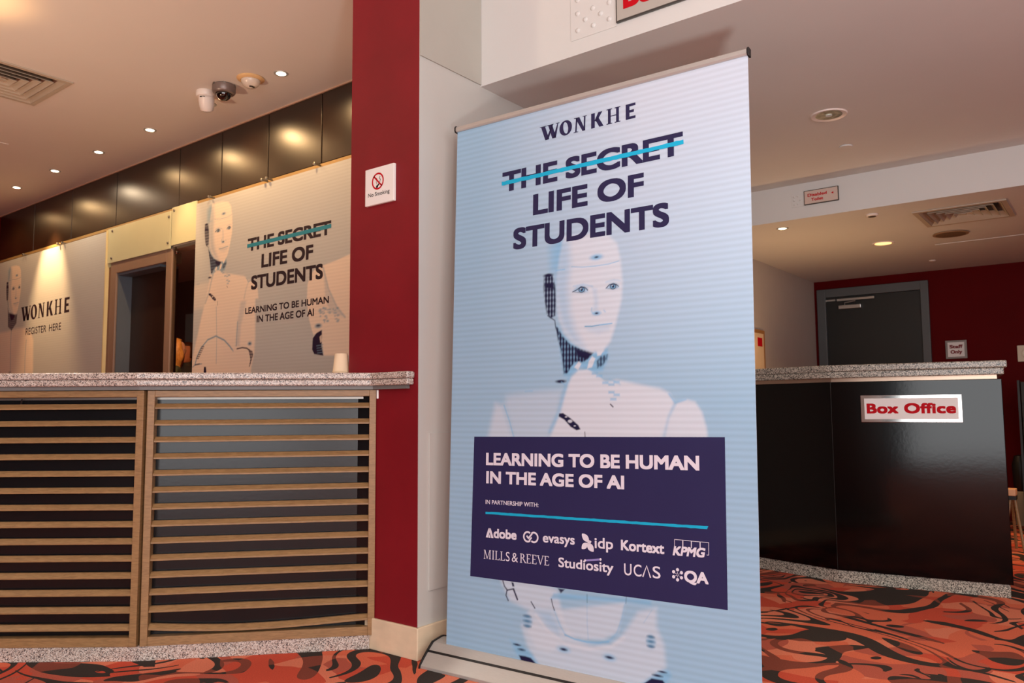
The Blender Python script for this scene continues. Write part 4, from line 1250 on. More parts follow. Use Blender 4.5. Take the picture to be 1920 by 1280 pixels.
# cameras
tc_ = thing('turret_camera', 'white turret security camera on the tan ceiling', 'camera', (-4.605, 2.72, 3.01))
W_ = mat('white_plastic', (234, 222, 214), 0.35, var=0.02)
MB().lathe([(0.058, 0), (0.060, -0.006), (0.060, -0.026), (0.054, -0.036), (0.02, -0.04)], 30).build('base', W_, tc_, smooth=True)
Mx = Matrix.Translation((0.005, 0.005, -0.055)) @ Matrix.Rotation(math.radians(32), 4, Vector((0.6, 0.8, 0)))
MB().lathe([(0.02, 0.04), (0.046, 0.03), (0.05, 0.0), (0.046, -0.035), (0.040, -0.062), (0.036, -0.066), (0.02, -0.068)], 28, M=Mx).build('body', W_, tc_, smooth=True)
MB().lathe([(0.030, -0.066), (0.028, -0.070), (0.004, -0.071)], 24, M=Mx).build('lens', M_BLACK, tc_, smooth=True)
MB().box(-0.016, 0.016, -0.0525, -0.050, -0.053, -0.047, Matrix.Rotation(0.65, 4, 'Z')).build('marking', M_BLK, tc_)
dc = thing('dome_camera', 'grey dome security camera with dark glass bubble on the tan ceiling', 'camera', (-4.42, 2.735, 3.01))
MB().lathe([(0.066, 0), (0.072, -0.004), (0.072, -0.042), (0.066, -0.052), (0.050, -0.056), (0.046, -0.05)], 36).build('housing', mat('grey_housing', (128, 112, 106), 0.35, 0.3, var=0.05), dc, smooth=True)
MB().lathe([(0.046, -0.05)] + [(0.046 * math.cos(a), -0.054 - 0.046 * math.sin(a)) for a in [k * PI / 18 for k in range(9)]] + [(0.002, -0.1)], 30).build('bubble', mat('dark_bubble', (18, 12, 10), 0.05, var=0.1, coat=1.0), dc, smooth=True)
for k in range(6):
    a = k * PI / 3
    MB().box(-0.008, 0.008, 0.0705, 0.074, -0.012, 0.0, Matrix.Rotation(a, 4, 'Z')).build('lug', M_STEEL, dc)
oc = thing('ceiling_dome', 'cream flanged dome with dark slit on the tan ceiling next to a downlight', 'sensor', (-4.194, 2.777, 3.01))
MB().lathe([(0.082, 0), (0.084, -0.004), (0.080, -0.010), (0.060, -0.016), (0.056, -0.012)], 36).build('flange', mat('aged_cream_plastic', (226, 184, 130), 0.45, var=0.04), oc, smooth=True)
MB().lathe([(0.058, -0.012)] + [(0.058 * math.cos(a), -0.014 - 0.05 * math.sin(a)) for a in [k * PI / 18 for k in range(9)]] + [(0.002, -0.0645)], 30).build('dome', mat('white_dome', (216, 200, 184), 0.3, var=0.02, coat=0.4), oc, smooth=True)
q = MB()
for k in range(9):
    a0 = -2.2 + k * 0.12
    q.box(-0.006, 0.006, 0.0, 0.030, -0.0615, -0.0505, Matrix.Rotation(a0, 4, 'Z'))
q.build('camera_slit', mat('brown_slit', (74, 56, 44), 0.4), oc)

# right-hand low ceiling
rd = thing('recessed_downlight', 'large unlit recessed downlight with mirrored bowl in the grey ceiling right of the banner', 'ceiling light', (-1.073, 3.938, 2.378))
MB().lathe([(0.062, -0.002), (0.082, -0.006), (0.086, 0.0)], 36).build('trim_ring', W_, rd, smooth=True)
MB().lathe([(0.062, -0.003), (0.060, -0.0025), (0.05, -0.0015), (0.02, -0.001), (0.001, -0.001)], 36).build('reflector', mat('mirror_bowl', (222, 218, 196), 0.25, 0.75, var=0.6, scale=34), rd, smooth=True)  # noise streaks paint the bowl's bright and dark reflections
MB().lathe([(0.016, -0.006), (0.014, -0.0025), (0.001, -0.002)], 16).build('bulb', mat('bulb_glass', (230, 240, 236), 0.1), rd, smooth=True)
bk = thing('blanking_disc', 'plain cream disc on the grey ceiling beyond the large recessed downlight', 'disc', (-1.139, 4.484, 2.378))
MB().lathe([(0.034, 0), (0.036, -0.003), (0.034, -0.007), (0.001, -0.008)], 30).build('disc', M_WHITE, bk, smooth=True)
da = thing('downlight', 'bright lit downlight in the far low ceiling beside the banner edge', 'ceiling light', (-1.767, 5.272, 2.152))
MB().lathe([(0.03, -0.003), (0.038, -0.005), (0.04, 0)], 26).build('trim_ring', M_ALU, da, smooth=True)
MB().lathe([(0.001, -0.006), (0.022, -0.005), (0.029, -0.002), (0.029, 0)], 26).build('lamp', glow('lamp_glow_green_white', (255, 246, 190), 8.0), da, smooth=True)
spot('far_spot', (-1.767, 5.272, 2.13), 30, (1.0, 0.7, 0.36), 140, 0.6, 0.03)
db = thing('recessed_downlight', 'amber lit recessed downlight with pale ring in the far low ceiling', 'ceiling light', (-1.353, 6.239, 2.152))
MB().lathe([(0.058, -0.002), (0.074, -0.006), (0.078, 0.0)], 32).build('trim_ring', W_, db, smooth=True)
MB().lathe([(0.058, -0.003), (0.03, -0.0015), (0.001, -0.001)], 32).build('reflector', M_LAMPW, db, smooth=True)
spot('far_spot', (-1.353, 6.239, 2.13), 16, (1.0, 0.6, 0.28), 120, 0.6, 0.05)
sd = thing('smoke_detector', 'small round detector with dark slot in the far low ceiling', 'detector', (-1.195, 5.247, 2.152))
MB().lathe([(0.036, 0), (0.036, -0.006), (0.03, -0.012), (0.026, -0.013)], 28).build('body', W_, sd, smooth=True)
MB().lathe([(0.026, -0.0125), (0.022, -0.015), (0.001, -0.0155)], 24).build('grille', mat('brown_grille', (70, 54, 44), 0.5), sd, smooth=True)
sp_ = thing('ceiling_speaker', 'round brown grille speaker in the far low ceiling beside the vent', 'speaker', (-0.902, 6.18, 2.152))
MB().lathe([(0.10, 0), (0.112, -0.003), (0.112, -0.008), (0.10, -0.010)], 36).build('rim', mat('tan_rim', (150, 120, 90), 0.5), sp_, smooth=True)
MB().lathe([(0.10, -0.0095), (0.06, -0.013), (0.001, -0.0145)], 36).build('grille', mat('speaker_mesh', (104, 82, 60), 0.6, var=0.3, scale=400), sp_, smooth=True)
ah = thing('access_hatch', 'large flush access hatch in the far low ceiling above the red wall', 'hatch', (-0.68, 6.86, 2.152))
MB().box(-0.38, 0.5, -0.325, 0.325, -0.004, 0).build('hatch_plate', M_WHITE, ah, bevel=0.001)
sr = thing('sprinkler_rose', 'tiny white ceiling rose in the far low ceiling above the grey door', 'sprinkler', (-1.201, 7.241, 2.152))
MB().lathe([(0.026, 0), (0.027, -0.004), (0.02, -0.009), (0.001, -0.01)], 22).build('rose', W_, sr, smooth=True)

# ---------------------------------------------------------------- roll-up banner
BO = Vector((-2.0574, 2.2453, 0.07))
BD = Vector((0.99905, 0.04362, 0.0))
BU = Vector((-0.00228, 0.05229, 0.99863))
BN = Vector((BU.cross(BD)).normalized()) * -1
if BN.y > 0:
    BN = -BN
broot = Vector((-1.46, 2.27, 0.0))
bn = thing('roll_up_banner', 'tall pale blue roll-up banner with a robot figure, standing on the carpet before the pier', 'banner', broot)
_O, _D, _U, _N = (np.array(v) for v in (BO - broot, BD, BU, BN))


def shear(u, v):
    """fabric narrows and drifts a little on its way up"""
    t = v / 2.014
    a, b = -0.030 * t, 1.183 - 0.015 * t
    return u, a, b


def ban_grid(u, v, lift):
    # u in metres on the print, clipped to the slightly skewed outline
    w = (u - U0) / (U1 - U0)
    t = v / 2.014
    a, b = -0.030 * t, 1.183 - 0.015 * t
    uu = a + w * (b - a)
    return _O + uu[:, None] * _D + v[:, None] * _U + lift * _N


U0, U1 = -0.015, 1.1755


def ban_pt(x, y, l):
    p = _O + x * _D + y * _U + l * _N
    return tuple(p)


def ban_base(X, Y):
    # pale blue ground that washes out to near white towards the top
    a, b = np.array(lin(150, 186, 214)[:3]), np.array(lin(212, 216, 228)[:3])
    t = np.clip((Y - 900) / 1100, 0, 1) * 0.75 * np.clip((X - 100) / 700, 0, 1)
    return a * (1 - t[..., None]) + b * t[..., None]


print_sheet('print_panel', bn, M_PRINT, ban_grid, U0, U1, 0.0, 2.010, 0.0022, ban_base,
            [(ROBOT_TOP, (1, 0, 1, 0)), (ROBOT_LOW, (1, 0, 1, 0))], 20.5, 0.05, 0.0012)
s = Sheet(ban_pt, 0.0006)
s.poly([(0.1036, 0.7775), (1.0791, 0.7905), (1.0825, 0.2775), (0.1040, 0.2660)][::-1])
s.build('caption_panel', M_NAVY, bn)
s = Sheet(ban_pt, 0.0008)
wonkhe(s, (0.374, 1.8835), (0.7715, 1.8875), 0.0560)
s.build('wordmark', M_INK, bn)
s = Sheet(ban_pt, 0.0008)
s.text('THE SECRET', (0.2045, 1.7138), (0.9465, 1.7212), 0.0788, 0.034, 0.98)
s.text('LIFE OF', (0.3500, 1.6013), (0.8040, 1.6042), 0.0800, 0.034)
s.text('STUDENTS', (0.2630, 1.4805), (0.8965, 1.4840), 0.0815, 0.034)
s.build('headline', M_INK, bn)
s = Sheet(ban_pt, 0.0018)
rng = random.Random(2)
n = 60
top, bot = [], []
for i in range(n + 1):
    t = i / n
    x, y = 0.2015 + t * 0.7465, 1.7489 + t * 0.0144
    top.append((x, y + 0.0076 + rng.uniform(-0.0011, 0.0011)))
    bot.append((x + (0.001 if i in (0, n) else 0), y - 0.0076 + rng.uniform(-0.0011, 0.0011)))
s.add(top + bot, [(i, i + 1, n + 2 + i, n + 1 + i) for i in range(n)])
s.build('strike_line', M_CYAN, bn)
L2 = 0.0011
s = Sheet(ban_pt, L2)
s.text('LEARNING TO BE HUMAN', (0.1630, 0.6733), (0.9965, 0.6860), 0.0455, 0.036)
s.build('caption', M_PALE, bn)
s = Sheet(ban_pt, L2)
s.text('IN THE AGE OF AI', (0.1662, 0.6070), (0.7362, 0.6145), 0.0445, 0.036)
s.build('caption', M_PALE, bn)
s = Sheet(ban_pt, L2)
s.text('IN PARTNERSHIP WITH:', (0.1662, 0.5320), (0.3998, 0.5352), 0.0150, 0.012)
s.build('partner_line', M_PALE, bn)
s = Sheet(ban_pt, L2)
top, bot = [], []
for i in range(n + 1):
    t = i / n
    x, y = 0.1669 + t * 0.8571, 0.4999 + t * 0.0139
    top.append((x, y + 0.0044 + rng.uniform(-0.0007, 0.0007)))
    bot.append((x - (0.004 if i == n else 0), y - 0.0044 + rng.uniform(-0.0007, 0.0007)))
s.add(top + bot, [(i, i + 1, n + 2 + i, n + 1 + i) for i in range(n)])
s.build('cyan_rule', M_CYAN, bn)
# partner names
s = Sheet(ban_pt, L2)
# first name: heavy A without bar then lower case
A = lambda x, y: (0.1713 + x, 0.4118 + y)
s.poly([A(0, 0), A(0.0115, 0.034), A(0.0215, 0.034), A(0.0105, 0)])
s.poly([A(0.0115, 0.034), A(0.0215, 0.034), A(0.0355, 0), A(0.0250, 0)])
s.poly([A(0.0125, 0.0), A(0.0165, 0.0135), A(0.0215, 0.0)])
s.text('dobe', (0.2070, 0.4128), (0.3091, 0.4146), 0.0335, 0.034)
s.build('partner_logo', M_PALE, bn)
s = Sheet(ban_pt, L2)
# second: looped link mark and name
mk = []
cx1, cx2, cy, rr = 0.3565, 0.3830, 0.4295, 0.0165
for k in range(26):
    a = math.radians(52 + k * 10.0)
    mk.append((cx1 + rr * math.cos(a), cy + rr * math.sin(a)))
mk += [(0.3655, 0.4195), (0.3735, 0.4285)]
s.path(mk, 0.0062)
mk = []
for k in range(26):
    a = math.radians(232 + k * 10.0)
    mk.append((cx2 + rr * math.cos(a), cy + rr * math.sin(a)))
mk += [(0.3740, 0.4400), (0.3600, 0.4250), (0.3520, 0.4330)]
s.path(mk, 0.0062)
s.text('evasys', (0.4210, 0.4165), (0.5502, 0.4195), 0.0325, 0.020)
s.build('partner_logo', M_PALE, bn)
s = Sheet(ban_pt, L2)
# third: leaf mark and name
def leaf(p, q, w):
    n_ = 12
    a, b = [], []
    for i in range(n_ + 1):
        t = i / n_
        x, y = p[0] + (q[0] - p[0]) * t, p[1] + (q[1] - p[1]) * t
        dx, dy = q[0] - p[0], q[1] - p[1]
        l = math.hypot(dx, dy)
        h = w * math.sin(PI * t) ** 0.8
        a.append((x - dy / l * h, y + dx / l * h)); b.append((x + dy / l * h, y - dx / l * h))
    s.poly(a + b[::-1][1:-1])
leaf((0.5775, 0.4590), (0.6060, 0.4335), 0.0105)
leaf((0.5775, 0.4085), (0.5995, 0.4300), 0.0095)
leaf((0.5990, 0.4300), (0.6235, 0.4035), 0.0110)
leaf((0.5995, 0.4300), (0.6145, 0.4365), 0.0060)
s.text('idp', (0.6275, 0.4160), (0.6965, 0.4180), 0.0350, 0.016)
s.build('partner_logo', M_PALE, bn)
s = Sheet(ban_pt, L2)
s.text('Kortext', (0.7253, 0.4185), (0.8785, 0.4205), 0.0335, 0.030)
s.build('partner_logo', M_PALE, bn)
s = Sheet(ban_pt, L2)
# fifth: four open boxes behind slanted heavy capitals
for k in range(4):
    x0 = 0.9131 + k * 0.0283
    s.path([(x0, 0.4480), (x0, 0.4690), (x0 + 0.0268, 0.4692), (x0 + 0.0268, 0.4480 if k < 3 else 0.4318)], 0.0016)
s.path([(1.0245, 0.4318), (1.0180, 0.4318)], 0.0016)
s.text('KPMG', (0.9065, 0.4200), (1.0100, 0.4232), 0.0285, 0.040, 1.0, 0.22)
s.build('partner_logo', M_PALE, bn)
s = Sheet(ban_pt, L2)
serif_caps(s, 'MILLS & REEVE', (0.1637, 0.3352), (0.4504, 0.3394), 0.0318)
s.build('partner_logo', M_PALE, bn)
s = Sheet(ban_pt, L2)
s.text('Studiosity', (0.4866, 0.3397), (0.6986, 0.3432), 0.0318, 0.018)
s.disc((0.5915, 0.3722), 0.0040, n=14); s.disc((0.6500, 0.3812), 0.0040, n=14)
s.build('partner_logo', M_PALE, bn)
s = Sheet(ban_pt, L2)
s.text('UC', (0.7378, 0.3412), (0.8000, 0.3424), 0.0365, 0.006, 1.15)
s.path([(0.8040, 0.3425), (0.8175, 0.3785), (0.8310, 0.3428)], 0.0045)
s.text('S', (0.8385, 0.3432), (0.8656, 0.3436), 0.0365, 0.006)
s.build('partner_logo', M_PALE, bn)
s = Sheet(ban_pt, L2)
for k in range(6):
    a = PI / 2 + k * PI / 3
    s.disc((0.9228 + 0.0150 * math.cos(a), 0.3624 + 0.0152 * math.sin(a)), 0.0052, n=14)
    s.stroke((0.9228 + 0.0020 * math.cos(a), 0.3624 + 0.0020 * math.sin(a)), (0.9228 + 0.0085 * math.cos(a), 0.3624 + 0.0085 * math.sin(a)), 0.0011)
s.text('QA', (0.9452, 0.3434), (1.0236, 0.3449), 0.0348, 0.036)
s.build('partner_logo', M_PALE, bn)
s = Sheet(ban_pt, L2)
s.stroke((0.5955, 0.3726), (0.6465, 0.3808), 0.0062)
s.build('lilac_bar', M_LILAC, bn)
# top rail
def along(u, v, n):
    return tuple(_O + u * _D + v * _U + n * _N)
q = MB()
rail = [(-0.012, 2.006), (0.006, 2.006), (0.011, 2.011), (0.011, 2.024), (0.006, 2.0285), (-0.012, 2.0285)]
q.prism(rail, -0.032, 1.168, lambda a, b, h: along(h, b, a)).build('top_rail', M_ALU, bn, bevel=0.001)
rail2 = [(-0.015, 2.003), (0.008, 2.003), (0.013, 2.010), (0.013, 2.025), (0.008, 2.0315), (-0.015, 2.0315)]
MB().prism(rail2, -0.0375, -0.0315, lambda a, b, h: along(h, b, a)).build('rail_end_cap', M_BLACK, bn, bevel=0.001)
MB().prism(rail2, 1.1675, 1.1735, lambda a, b, h: along(h, b, a)).build('rail_end_cap', M_BLACK, bn, bevel=0.001)
MB().tube([along(0.57, 0.0, -0.03), along(0.57, 2.01, -0.022)], 0.009, 12).build('support_pole', M_ALU, bn, smooth=True)
# cassette (cross-section: n outwards, z up)
ex = Vector((BD.x, BD.y, 0)).normalized()
en = Vector((BN.x, BN.y, 0)).normalized()
ob = Vector((BO.x, BO.y, 0)) - broot


def cas(u, n_, z):
    p = ob + ex * u + en * n_
    return (p.x, p.y, z)


def cprof(k=0.0):
    pts = [(-0.095 - k, 0.0), (-0.098 - k, 0.022)]
    for i in range(9):
        a = PI - i * PI / 16 * 1.15
        pts.append((-0.048 + (0.050 + k) * math.cos(a), 0.036 + (0.050 + k) * math.sin(a)))
    pts += [(0.004 + k, 0.0775 + k), (0.030 + k, 0.056 + k), (0.060 + k, 0.028 + k), (0.078 + k, 0.010), (0.080 + k, 0.0)]
    return pts


MB().prism(cprof(), -0.058, 1.255, lambda a, b, h: cas(h, a, b)).build('cassette', M_ALU, bn, smooth=False, bevel=0.0015)
MB().prism(cprof(0.004), -0.064, -0.058, lambda a, b, h: cas(h, a, b)).build('cassette_end_cap', M_BLACK, bn)
MB().prism(cprof(0.004), 1.255, 1.261, lambda a, b, h: cas(h, a, b)).build('cassette_end_cap', M_BLACK, bn)
MB().prism([(0.0320, 0.0555), (0.0385, 0.0498), (0.0365, 0.0480), (0.0300, 0.0535)], -0.057, 1.254, lambda a, b, h: cas(h, a, b)).build('groove', M_BLACK, bn)

# ---------------------------------------------------------------- box office counter
XL_O, XL_A = Vector((-1.7613, 4.6656, 0)), math.radians(-13.649)
XR_O, XR_A = Vector((-1.2915, 4.5515, 0)), math.radians(8.271)
gL, gR = facet(XL_O, XL_A), facet(XR_O, XR_A)
bc = thing('box_office_counter', 'glossy black box office counter on a granite plinth, right of the banner', 'counter', (-1.2, 4.9, 0))
bo = Vector((-1.2, 4.9, 0))


def bplan(k, s1, left=-0.5, back=0.62):
    p, q_ = gL(0, k), gR(0, k)
    d1_, d2_ = gL(1, k) - p, gR(1, k) - q_
    t = ((q_.x - p.x) * d2_.y - (q_.y - p.y) * d2_.x) / (d1_.x * d2_.y - d1_.y * d2_.x)
    c = p + d1_ * t
    return [(v.x - bo.x, v.y - bo.y) for v in (gL(left, k), c, gR(s1, k), gR(s1, -back), gL(0.45, -back), gL(left, -back))]


MB().prism(bplan(-0.010, 0.797), 0.0, 0.066).build('plinth', M_GRAN2, bc, bevel=0.002)
q = MB().prism(bplan(0.0, 0.810), 0.066, 1.087)
q.build('body', M_GLOSS, bc, bevel=0.003)
MB().prism(bplan(-0.012, 0.79), 1.087, 1.108).build('shadow_gap', mat('champagne_metal', (186, 160, 140), 0.25, 0.7), bc)
for sx in (-0.002,):
    p = gR(0, 0.0006) - bo
    MB().tube([(p.x, p.y, 0.07), (p.x, p.y, 1.085)], 0.0007, 6).build('joint_line', mat('grey_edge', (40, 40, 40), 0.5), bc)
bw = thing('worktop', 'grey granite worktop on the black box office counter', 'worktop', (-1.2, 4.9, 1.108))
MB().prism(bplan(0.045, 0.834, back=0.66), 0.034, 0.070).build('upper_slab', M_GRAN2, bw, bevel=0.006, seg=3)
MB().prism(bplan(0.040, 0.820, back=0.655), 0.0, 0.0335).build('lower_slab', M_GRAN2, bw, bevel=0.004, seg=2)
o_ = gR(0.150, 0.0)
bx = thing('counter_sign', 'white sign reading Box Office in red on the front of the black counter', 'sign', (o_.x, o_.y, 0.866), XR_A)
MB().box(0, 0.481, -0.008, 0, 0, 0.145).build('frame', M_CHROME, bx, bevel=0.002)
MB().box(0.019, 0.463, -0.0092, -0.007, 0.017, 0.128).build('plate', M_SIGN, bx)
s = Sheet(lambda x, y, l: (x, -0.0093 - l, y), 0.0003)
s.text('Box Office', (0.030, 0.047), (0.452, 0.047), 0.054, 0.040, 1.06)
s.build('lettering', M_REDINK, bx)

# ---------------------------------------------------------------- far wall
d2 = thing('door_2', 'charcoal staff door in a grey frame on the far deep red wall', 'door', (-1.82, 7.8, 0))
d2['kind'] = 'structure'
M_DF = mat('blue_grey_frame', (88, 92, 94), 0.45, var=0.04)
MB().box(-0.48, -0.40, -0.03, 0.1, 0, 2.07).box(0.42, 0.485, -0.03, 0.1, 0, 2.07).box(-0.40, 0.42, -0.03, 0.1, 1.99, 2.07).build('door_frame', M_DF, d2, bevel=0.004)
MB().box(-0.398, 0.418, 0.0, 0.045, 0.005, 1.988).build('door_leaf', M_DOORD, d2)
cl = MB().box(-0.28, -0.08, -0.045, 0.0, 1.868, 1.905).build('door_closer', M_SATIN, d2, bevel=0.005)
MB().tube([(-0.22, -0.05, 1.90), (-0.22, -0.05, 1.925), (-0.12, -0.07, 1.935)], 0.006, 8).build('closer_arm', M_SATIN, cl)
MB().box(-0.29, 0.04, -0.05, -0.034, 1.945, 1.965).box(-0.40, -0.31, -0.02, 0.0, 1.952, 1.968).build('closer_rail', M_SATIN, cl)
so = thing('staff_only_sign', 'square framed Staff Only sign on the deep red wall right of the charcoal door', 'sign', (-1.143, 7.8, 1.441))
MB().box(-0.082, 0.082, -0.014, 0, -0.08, 0.08).build('frame', mat('grey_frame', (150, 146, 142), 0.3, 0.4), so, bevel=0.002)
MB().box(-0.064, 0.064, -0.0155, -0.01, -0.063, 0.063).build('plate', M_SIGN, so)
s = Sheet(lambda x, y, l: (x, -0.0157 - l, y), 0.0003)
s.text('Staff', (-0.050, 0.010), (0.052, 0.010), 0.030, 0.045)
s.build('lettering', mat('maroon_ink', (126, 22, 28), 0.5), so)
s = Sheet(lambda x, y, l: (x, -0.0157 - l, y), 0.0003)
s.text('Only', (-0.044, -0.036), (0.046, -0.036), 0.030, 0.045)
s.build('lettering', mat('maroon_ink', (126, 22, 28), 0.5), so)
wp = thing('wall_plate', 'square ivory plate with a round rose on the deep red wall at the right edge', 'plate', (-0.625, 7.8, 1.383))
MB().box(-0.07, 0.07, -0.012, 0, -0.068, 0.068).build('plate', M_CREAM, wp, bevel=0.004)
MB().lathe([(0.042, 0), (0.042, 0.004), (0.036, 0.006), (0.03, 0.003), (0.001, 0.003)], 26, M=Matrix.Translation((0.0, -0.012, 0)) @ Matrix.Rotation(PI / 2, 4, 'X')).build('rose', M_CREAM, wp, smooth=True)

po = thing('framed_poster', 'gold framed cream poster with red corner on side wall right of the banner', 'poster', (-2.33, 6.0, 1.25), PI / 2)
MB().box(-0.45, 0.37, -0.02, 0, -0.40, 0.325).build('frame', mat('gold_wood', (170, 118, 62), 0.4), po, bevel=0.003)
MB().box(-0.42, 0.335, -0.022, -0.018, -0.37, 0.295).build('sheet', mat('cream_poster', (236, 206, 166), 0.5), po)
MB().box(0.20, 0.30, -0.0235, -0.0215, 0.19, 0.26).build('red_corner', M_REDINK, po)

# folded things by the far wall at the right edge
ea = thing('folding_easel', 'wooden folding stand with cream leather top behind the right end of the black counter', 'stand', (-0.635, 6.2, 0))
for a, b in (((-0.05, -0.05, 0), (0.0, 0.0, 0.40)), ((0.06, -0.03, 0), (0.01, 0.0, 0.40)), ((0.0, 0.12, 0), (0.0, 0.01, 0.38))):
    MB().tube([a, b], 0.009, 8).build('leg', M_WOOD, ea)
MB().box(-0.05, 0.03, -0.05, 0.05, 0.36, 0.405).build('seat', mat('peach_leather', (224, 170, 130), 0.5), ea, bevel=0.006)
MB().box(-0.05, 0.03, -0.045, 0.045, 0.335, 0.3595).build('underframe', M_BLACK, ea)
bg = thing('umbrella_stand', 'slim black topped holder with a white sleeve against the far red wall', 'holder', (-0.70, 7.55, 0))
MB().lathe([(0.05, 0.0), (0.052, 0.01), (0.048, 0.26), (0.04, 0.27)], 22).build('sleeve', mat('grey_white_sleeve', (150, 142, 132), 0.5), bg, smooth=True)
MB().lathe([(0.04, 0.27), (0.055, 0.32), (0.06, 0.48), (0.04, 0.55), (0.001, 0.56)], 22).build('top', M_BLACK, bg, smooth=True)
cu = thing('gilded_screen', 'tall black and gold patterned screen standing by the far wall at the right edge', 'screen', (-0.42, 7.05, 0))
M_GOLD = mat('tarnished_gold', (70, 54, 20), 0.45, 0.4, var=0.6, scale=14)
MB().box(-0.20, 0.35, -0.03, 0.03, 0.04, 0.60).build('lower_panel', M_GOLD, cu, bevel=0.004)
MB().box(-0.20, 0.35, -0.03, 0.03, 0.605, 1.13).build('upper_panel', mat('black_gold', (24, 20, 12), 0.4, 0.2, var=0.8, scale=20), cu, bevel=0.004)
MB().box(-0.22, -0.205, -0.035, 0.035, 0.0, 1.14).box(0.355, 0.37, -0.035, 0.035, 0.0, 1.14).build('frame', M_BLACK, cu)
spot('side_hall_spot', (-0.2, 6.6, 2.1), 60, (1.0, 0.55, 0.2), 70, 0.5, 0.04)
spot('front_hall_spot', (-0.55, 1.95, 2.99), 18, (1.0, 0.74, 0.5), 60, 0.7, 0.05, (0, 0, 0))
spot('ceiling_pendant', (-4.4, 1.32, 2.66), 7, (1.0, 0.55, 0.2), 100, 0.8, 0.05, (PI, 0, 0))
spot('box_office_lamp', (-1.75, 5.75, 1.0), 20, (1.0, 0.6, 0.3), 150, 0.8, 0.06, (PI, 0, 0))
spot('ceiling_fill_left', (-4.3, -0.4, 0.9), 215, (1.0, 0.76, 0.52), 140, 0.9, 0.15, (math.radians(160), 0, 0))  # unseen warm fill added to lift the left ceiling
spot('board_spot', (-7.94, 2.87, 2.98), 200, WARM, 56, 0.8, 0.03, (0.30, 0, 0))
spot('board_spot', (-5.57, 2.87, 2.98), 32, WARM, 44, 0.8, 0.03, (0.30, 0, 0))
spot('side_floor_fill', (0.7, 3.3, 2.36), 60, (1.0, 0.86, 0.7), 130, 0.7, 0.05)  # unseen spot added to brighten the right carpet and counter sign
inn = bpy.data.objects.new('inner_room_lamp', bpy.data.lights.new('inner_room_lamp', 'POINT'))  # added point light to brighten the two people, no fitting
C.objects.link(inn)
inn.location = (-7.3, 3.95, 2.55)
inn.data.energy, inn.data.color, inn.data.shadow_soft_size = 110, (1.0, 0.68, 0.42), 0.1


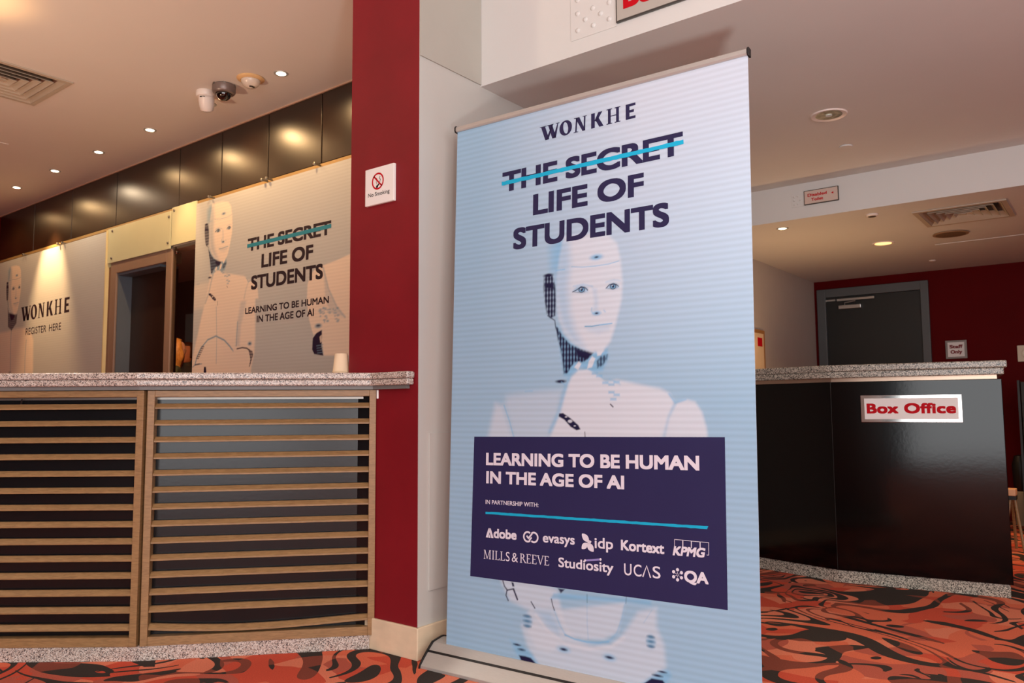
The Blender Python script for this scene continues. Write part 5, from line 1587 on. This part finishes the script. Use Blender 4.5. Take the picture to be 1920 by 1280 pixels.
# ---------------------------------------------------------------- two people beyond the side light, standing in for its reflection
def person(loc, rz, label, top_rgb, hair_rgb, skin_rgb, female, h=1.72):
    t = thing('person', label, 'person', loc, rz, 'people beyond the side light')
    k = h / 1.75
    me = bpy.data.meshes.new('body')
    J = [(0, 0, .95, .125, .10), (0, 0, 1.10, .115, .085), (0, -.005, 1.27, .135, .10), (0, 0, 1.41, .10, .075), (0, .0, 1.48, .052, .052), (0, -.015, 1.55, .05, .052)]
    E = [(0, 1), (1, 2), (2, 3), (3, 4), (4, 5)]
    for sx in (-1, 1):
        b = len(J)
        J += [(sx * .17, 0, 1.40, .058, .058), (sx * .23, .02, 1.13, .046, .046), (sx * .16, -.18, 1.05, .036, .036), (sx * .07, -.25, 1.12, .03, .03)]
        E += [(3, b), (b, b + 1), (b + 1, b + 2), (b + 2, b + 3)]
        b = len(J)
        J += [(sx * .10, 0, .88, .095, .095), (sx * .105, -.01, .50, .062, .062), (sx * .105, .02, .09, .04, .04), (sx * .11, -.13, .04, .04, .03)]
        E += [(0, b), (b, b + 1), (b + 1, b + 2), (b + 2, b + 3)]
    me.from_pydata([(x * k, y * k, z * k) for x, y, z, _, _ in J], E, [])
    o = bpy.data.objects.new('body', me)
    C.objects.link(o)
    o.parent = t
    sk = o.modifiers.new('skin', 'SKIN')
    sk.use_smooth_shade = True
    for i, j in enumerate(J):
        me.skin_vertices[0].data[i].radius = (j[3] * k, j[4] * k)
    me.skin_vertices[0].data[0].use_root = True
    o.modifiers.new('sub', 'SUBSURF').render_levels = 2
    me.materials.append(mat('clothes_' + label[:6], top_rgb, 0.8, var=0.08, scale=12))
    skin = mat('skin_' + label[:6], skin_rgb, 0.55, var=0.04, scale=10)
    # head with face: shaped lathe-like ellipsoid
    q = MB()
    prof = [(0.004, -.125), (.038, -.118), (.055, -.09), (.066, -.05), (.073, 0), (.076, .04), (.07, .08), (.048, .112), (.004, .125)]
    n = 24
    vs, fs = [], []
    for r, z in prof:
        for i in range(n):
            a = 2 * PI * i / n
            x, y = r * math.sin(a), -r * 1.22 * math.cos(a)
            if z < -.05 and y > 0:
                y *= 0.75
            front = max(0, math.cos(a)) ** 10
            y -= front * (0.022 if abs(z + .02) < .03 else (0.006 if z < -.08 else 0))
            vs.append((x, y, z))
    for j in range(len(prof) - 1):
        for i in range(n):
            fs.append((j * n + i, j * n + (i + 1) % n, (j + 1) * n + (i + 1) % n, (j + 1) * n + i))
    q.add(vs, fs)
    for sx in (-1, 1):
        q.lathe([(.004, -.03), (.014, -.015), (.017, .01), (.010, .03), (.002, .033)], 10, M=Matrix.Translation((sx * .074, .012, -.01)))
    hd = q.build('head', skin, t, smooth=True)
    hd.location = (0, -.02 * k, 1.635 * k)
    hd.modifiers.new('sub', 'SUBSURF').render_levels = 2
    for sx in (-1, 1):
        MB().lathe([(.002, -.006), (.010, 0), (.002, .006)], 10, M=Matrix.Translation((sx * .028, -.082, .012))).build('eye', M_BLK, hd, smooth=True)
        MB().box(sx * .028 - .014, sx * .028 + .014, -.088, -.084, .028, .033).build('eyebrow', mat('brow', hair_rgb, 0.7), hd)
    MB().box(-.02, .02, -.078, -.070, -.068, -.060).build('mouth', mat('lip', (150, 80, 70), 0.5), hd, bevel=.003)
    hm = mat('hair_' + label[:6], hair_rgb, 0.5, var=0.35, scale=30, stretch=(4, 4, 1))
    q = MB()
    vs, fs, free = [], [], []
    rows = 12
    zmin = -0.20 if female else -0.06
    for j in range(rows + 1):
        z = 0.145 - (0.145 - zmin) * j / rows
        r = 0.088 * math.sqrt(max(0.0, 1 - max(0, z - 0.02) ** 2 / 0.0157)) if z > 0.02 else 0.088 + (0.02 * math.sin((0.02 - z) * 22) if female else -0.02 * (0.02 - z) / 0.08)
        for i in range(n):
            a = 2 * PI * i / n
            f = math.cos(a)
            rr_ = r * (1 + 0.05 * math.sin(a * 7 + j))
            y = -rr_ * 1.18 * f
            free.append(f > (0.80 if female else 0.3) and z < 0.088)      # leave the face free
            vs.append((rr_ * math.sin(a), y + 0.012, z))
    for j in range(rows):
        for i in range(n):
            f4 = (j * n + i, j * n + (i + 1) % n, (j + 1) * n + (i + 1) % n, (j + 1) * n + i)
            if not any(free[w] for w in f4):
                fs.append(f4)
    hr = q.add(vs, fs).build('hair', hm, hd, smooth=True)
    so_ = hr.modifiers.new('thick', 'SOLIDIFY')
    so_.thickness, so_.offset = 0.012, 1.0
    hr.modifiers.new('sub', 'SUBSURF').render_levels = 2
    # hands
    for sx in (-1, 1):
        q = MB()
        q.box(-.035, .035, -.012, .012, -.04, .04)
        hn = q.build('hand', skin, t, bevel=.01)
        hn.location, hn.rotation_euler = (sx * .055 * k, -.285 * k, 1.15 * k), (0.9, 0, sx * .3)
        for i in range(4):
            x = -.026 + i * .0175
            ln = (.062, .072, .068, .052)[i]
            MB().tube([(x, 0, .035), (x, -.012, .035 + ln * .55), (x * .95, -.04, .035 + ln * .8)], [.0085, .008, .006], 8).build('finger', skin, hn, smooth=True)
        MB().tube([(-sx * .03, 0, -.02), (-sx * .05, -.015, .01), (-sx * .052, -.025, .035)], [.011, .009, .007], 8).build('thumb', skin, hn, smooth=True)
    return t


person((-8.57, 4.77, 0), math.radians(147), 'person with wavy blond hair in a green top, turned to their companion beyond the glass', (78, 84, 62), (206, 142, 70), (222, 160, 130), True, 1.75)
person((-9.46, 5.45, 0), math.radians(2), 'person with short brown hair in dark clothes facing the blond companion beyond the glass', (60, 56, 46), (70, 34, 18), (214, 132, 92), False, 1.80)
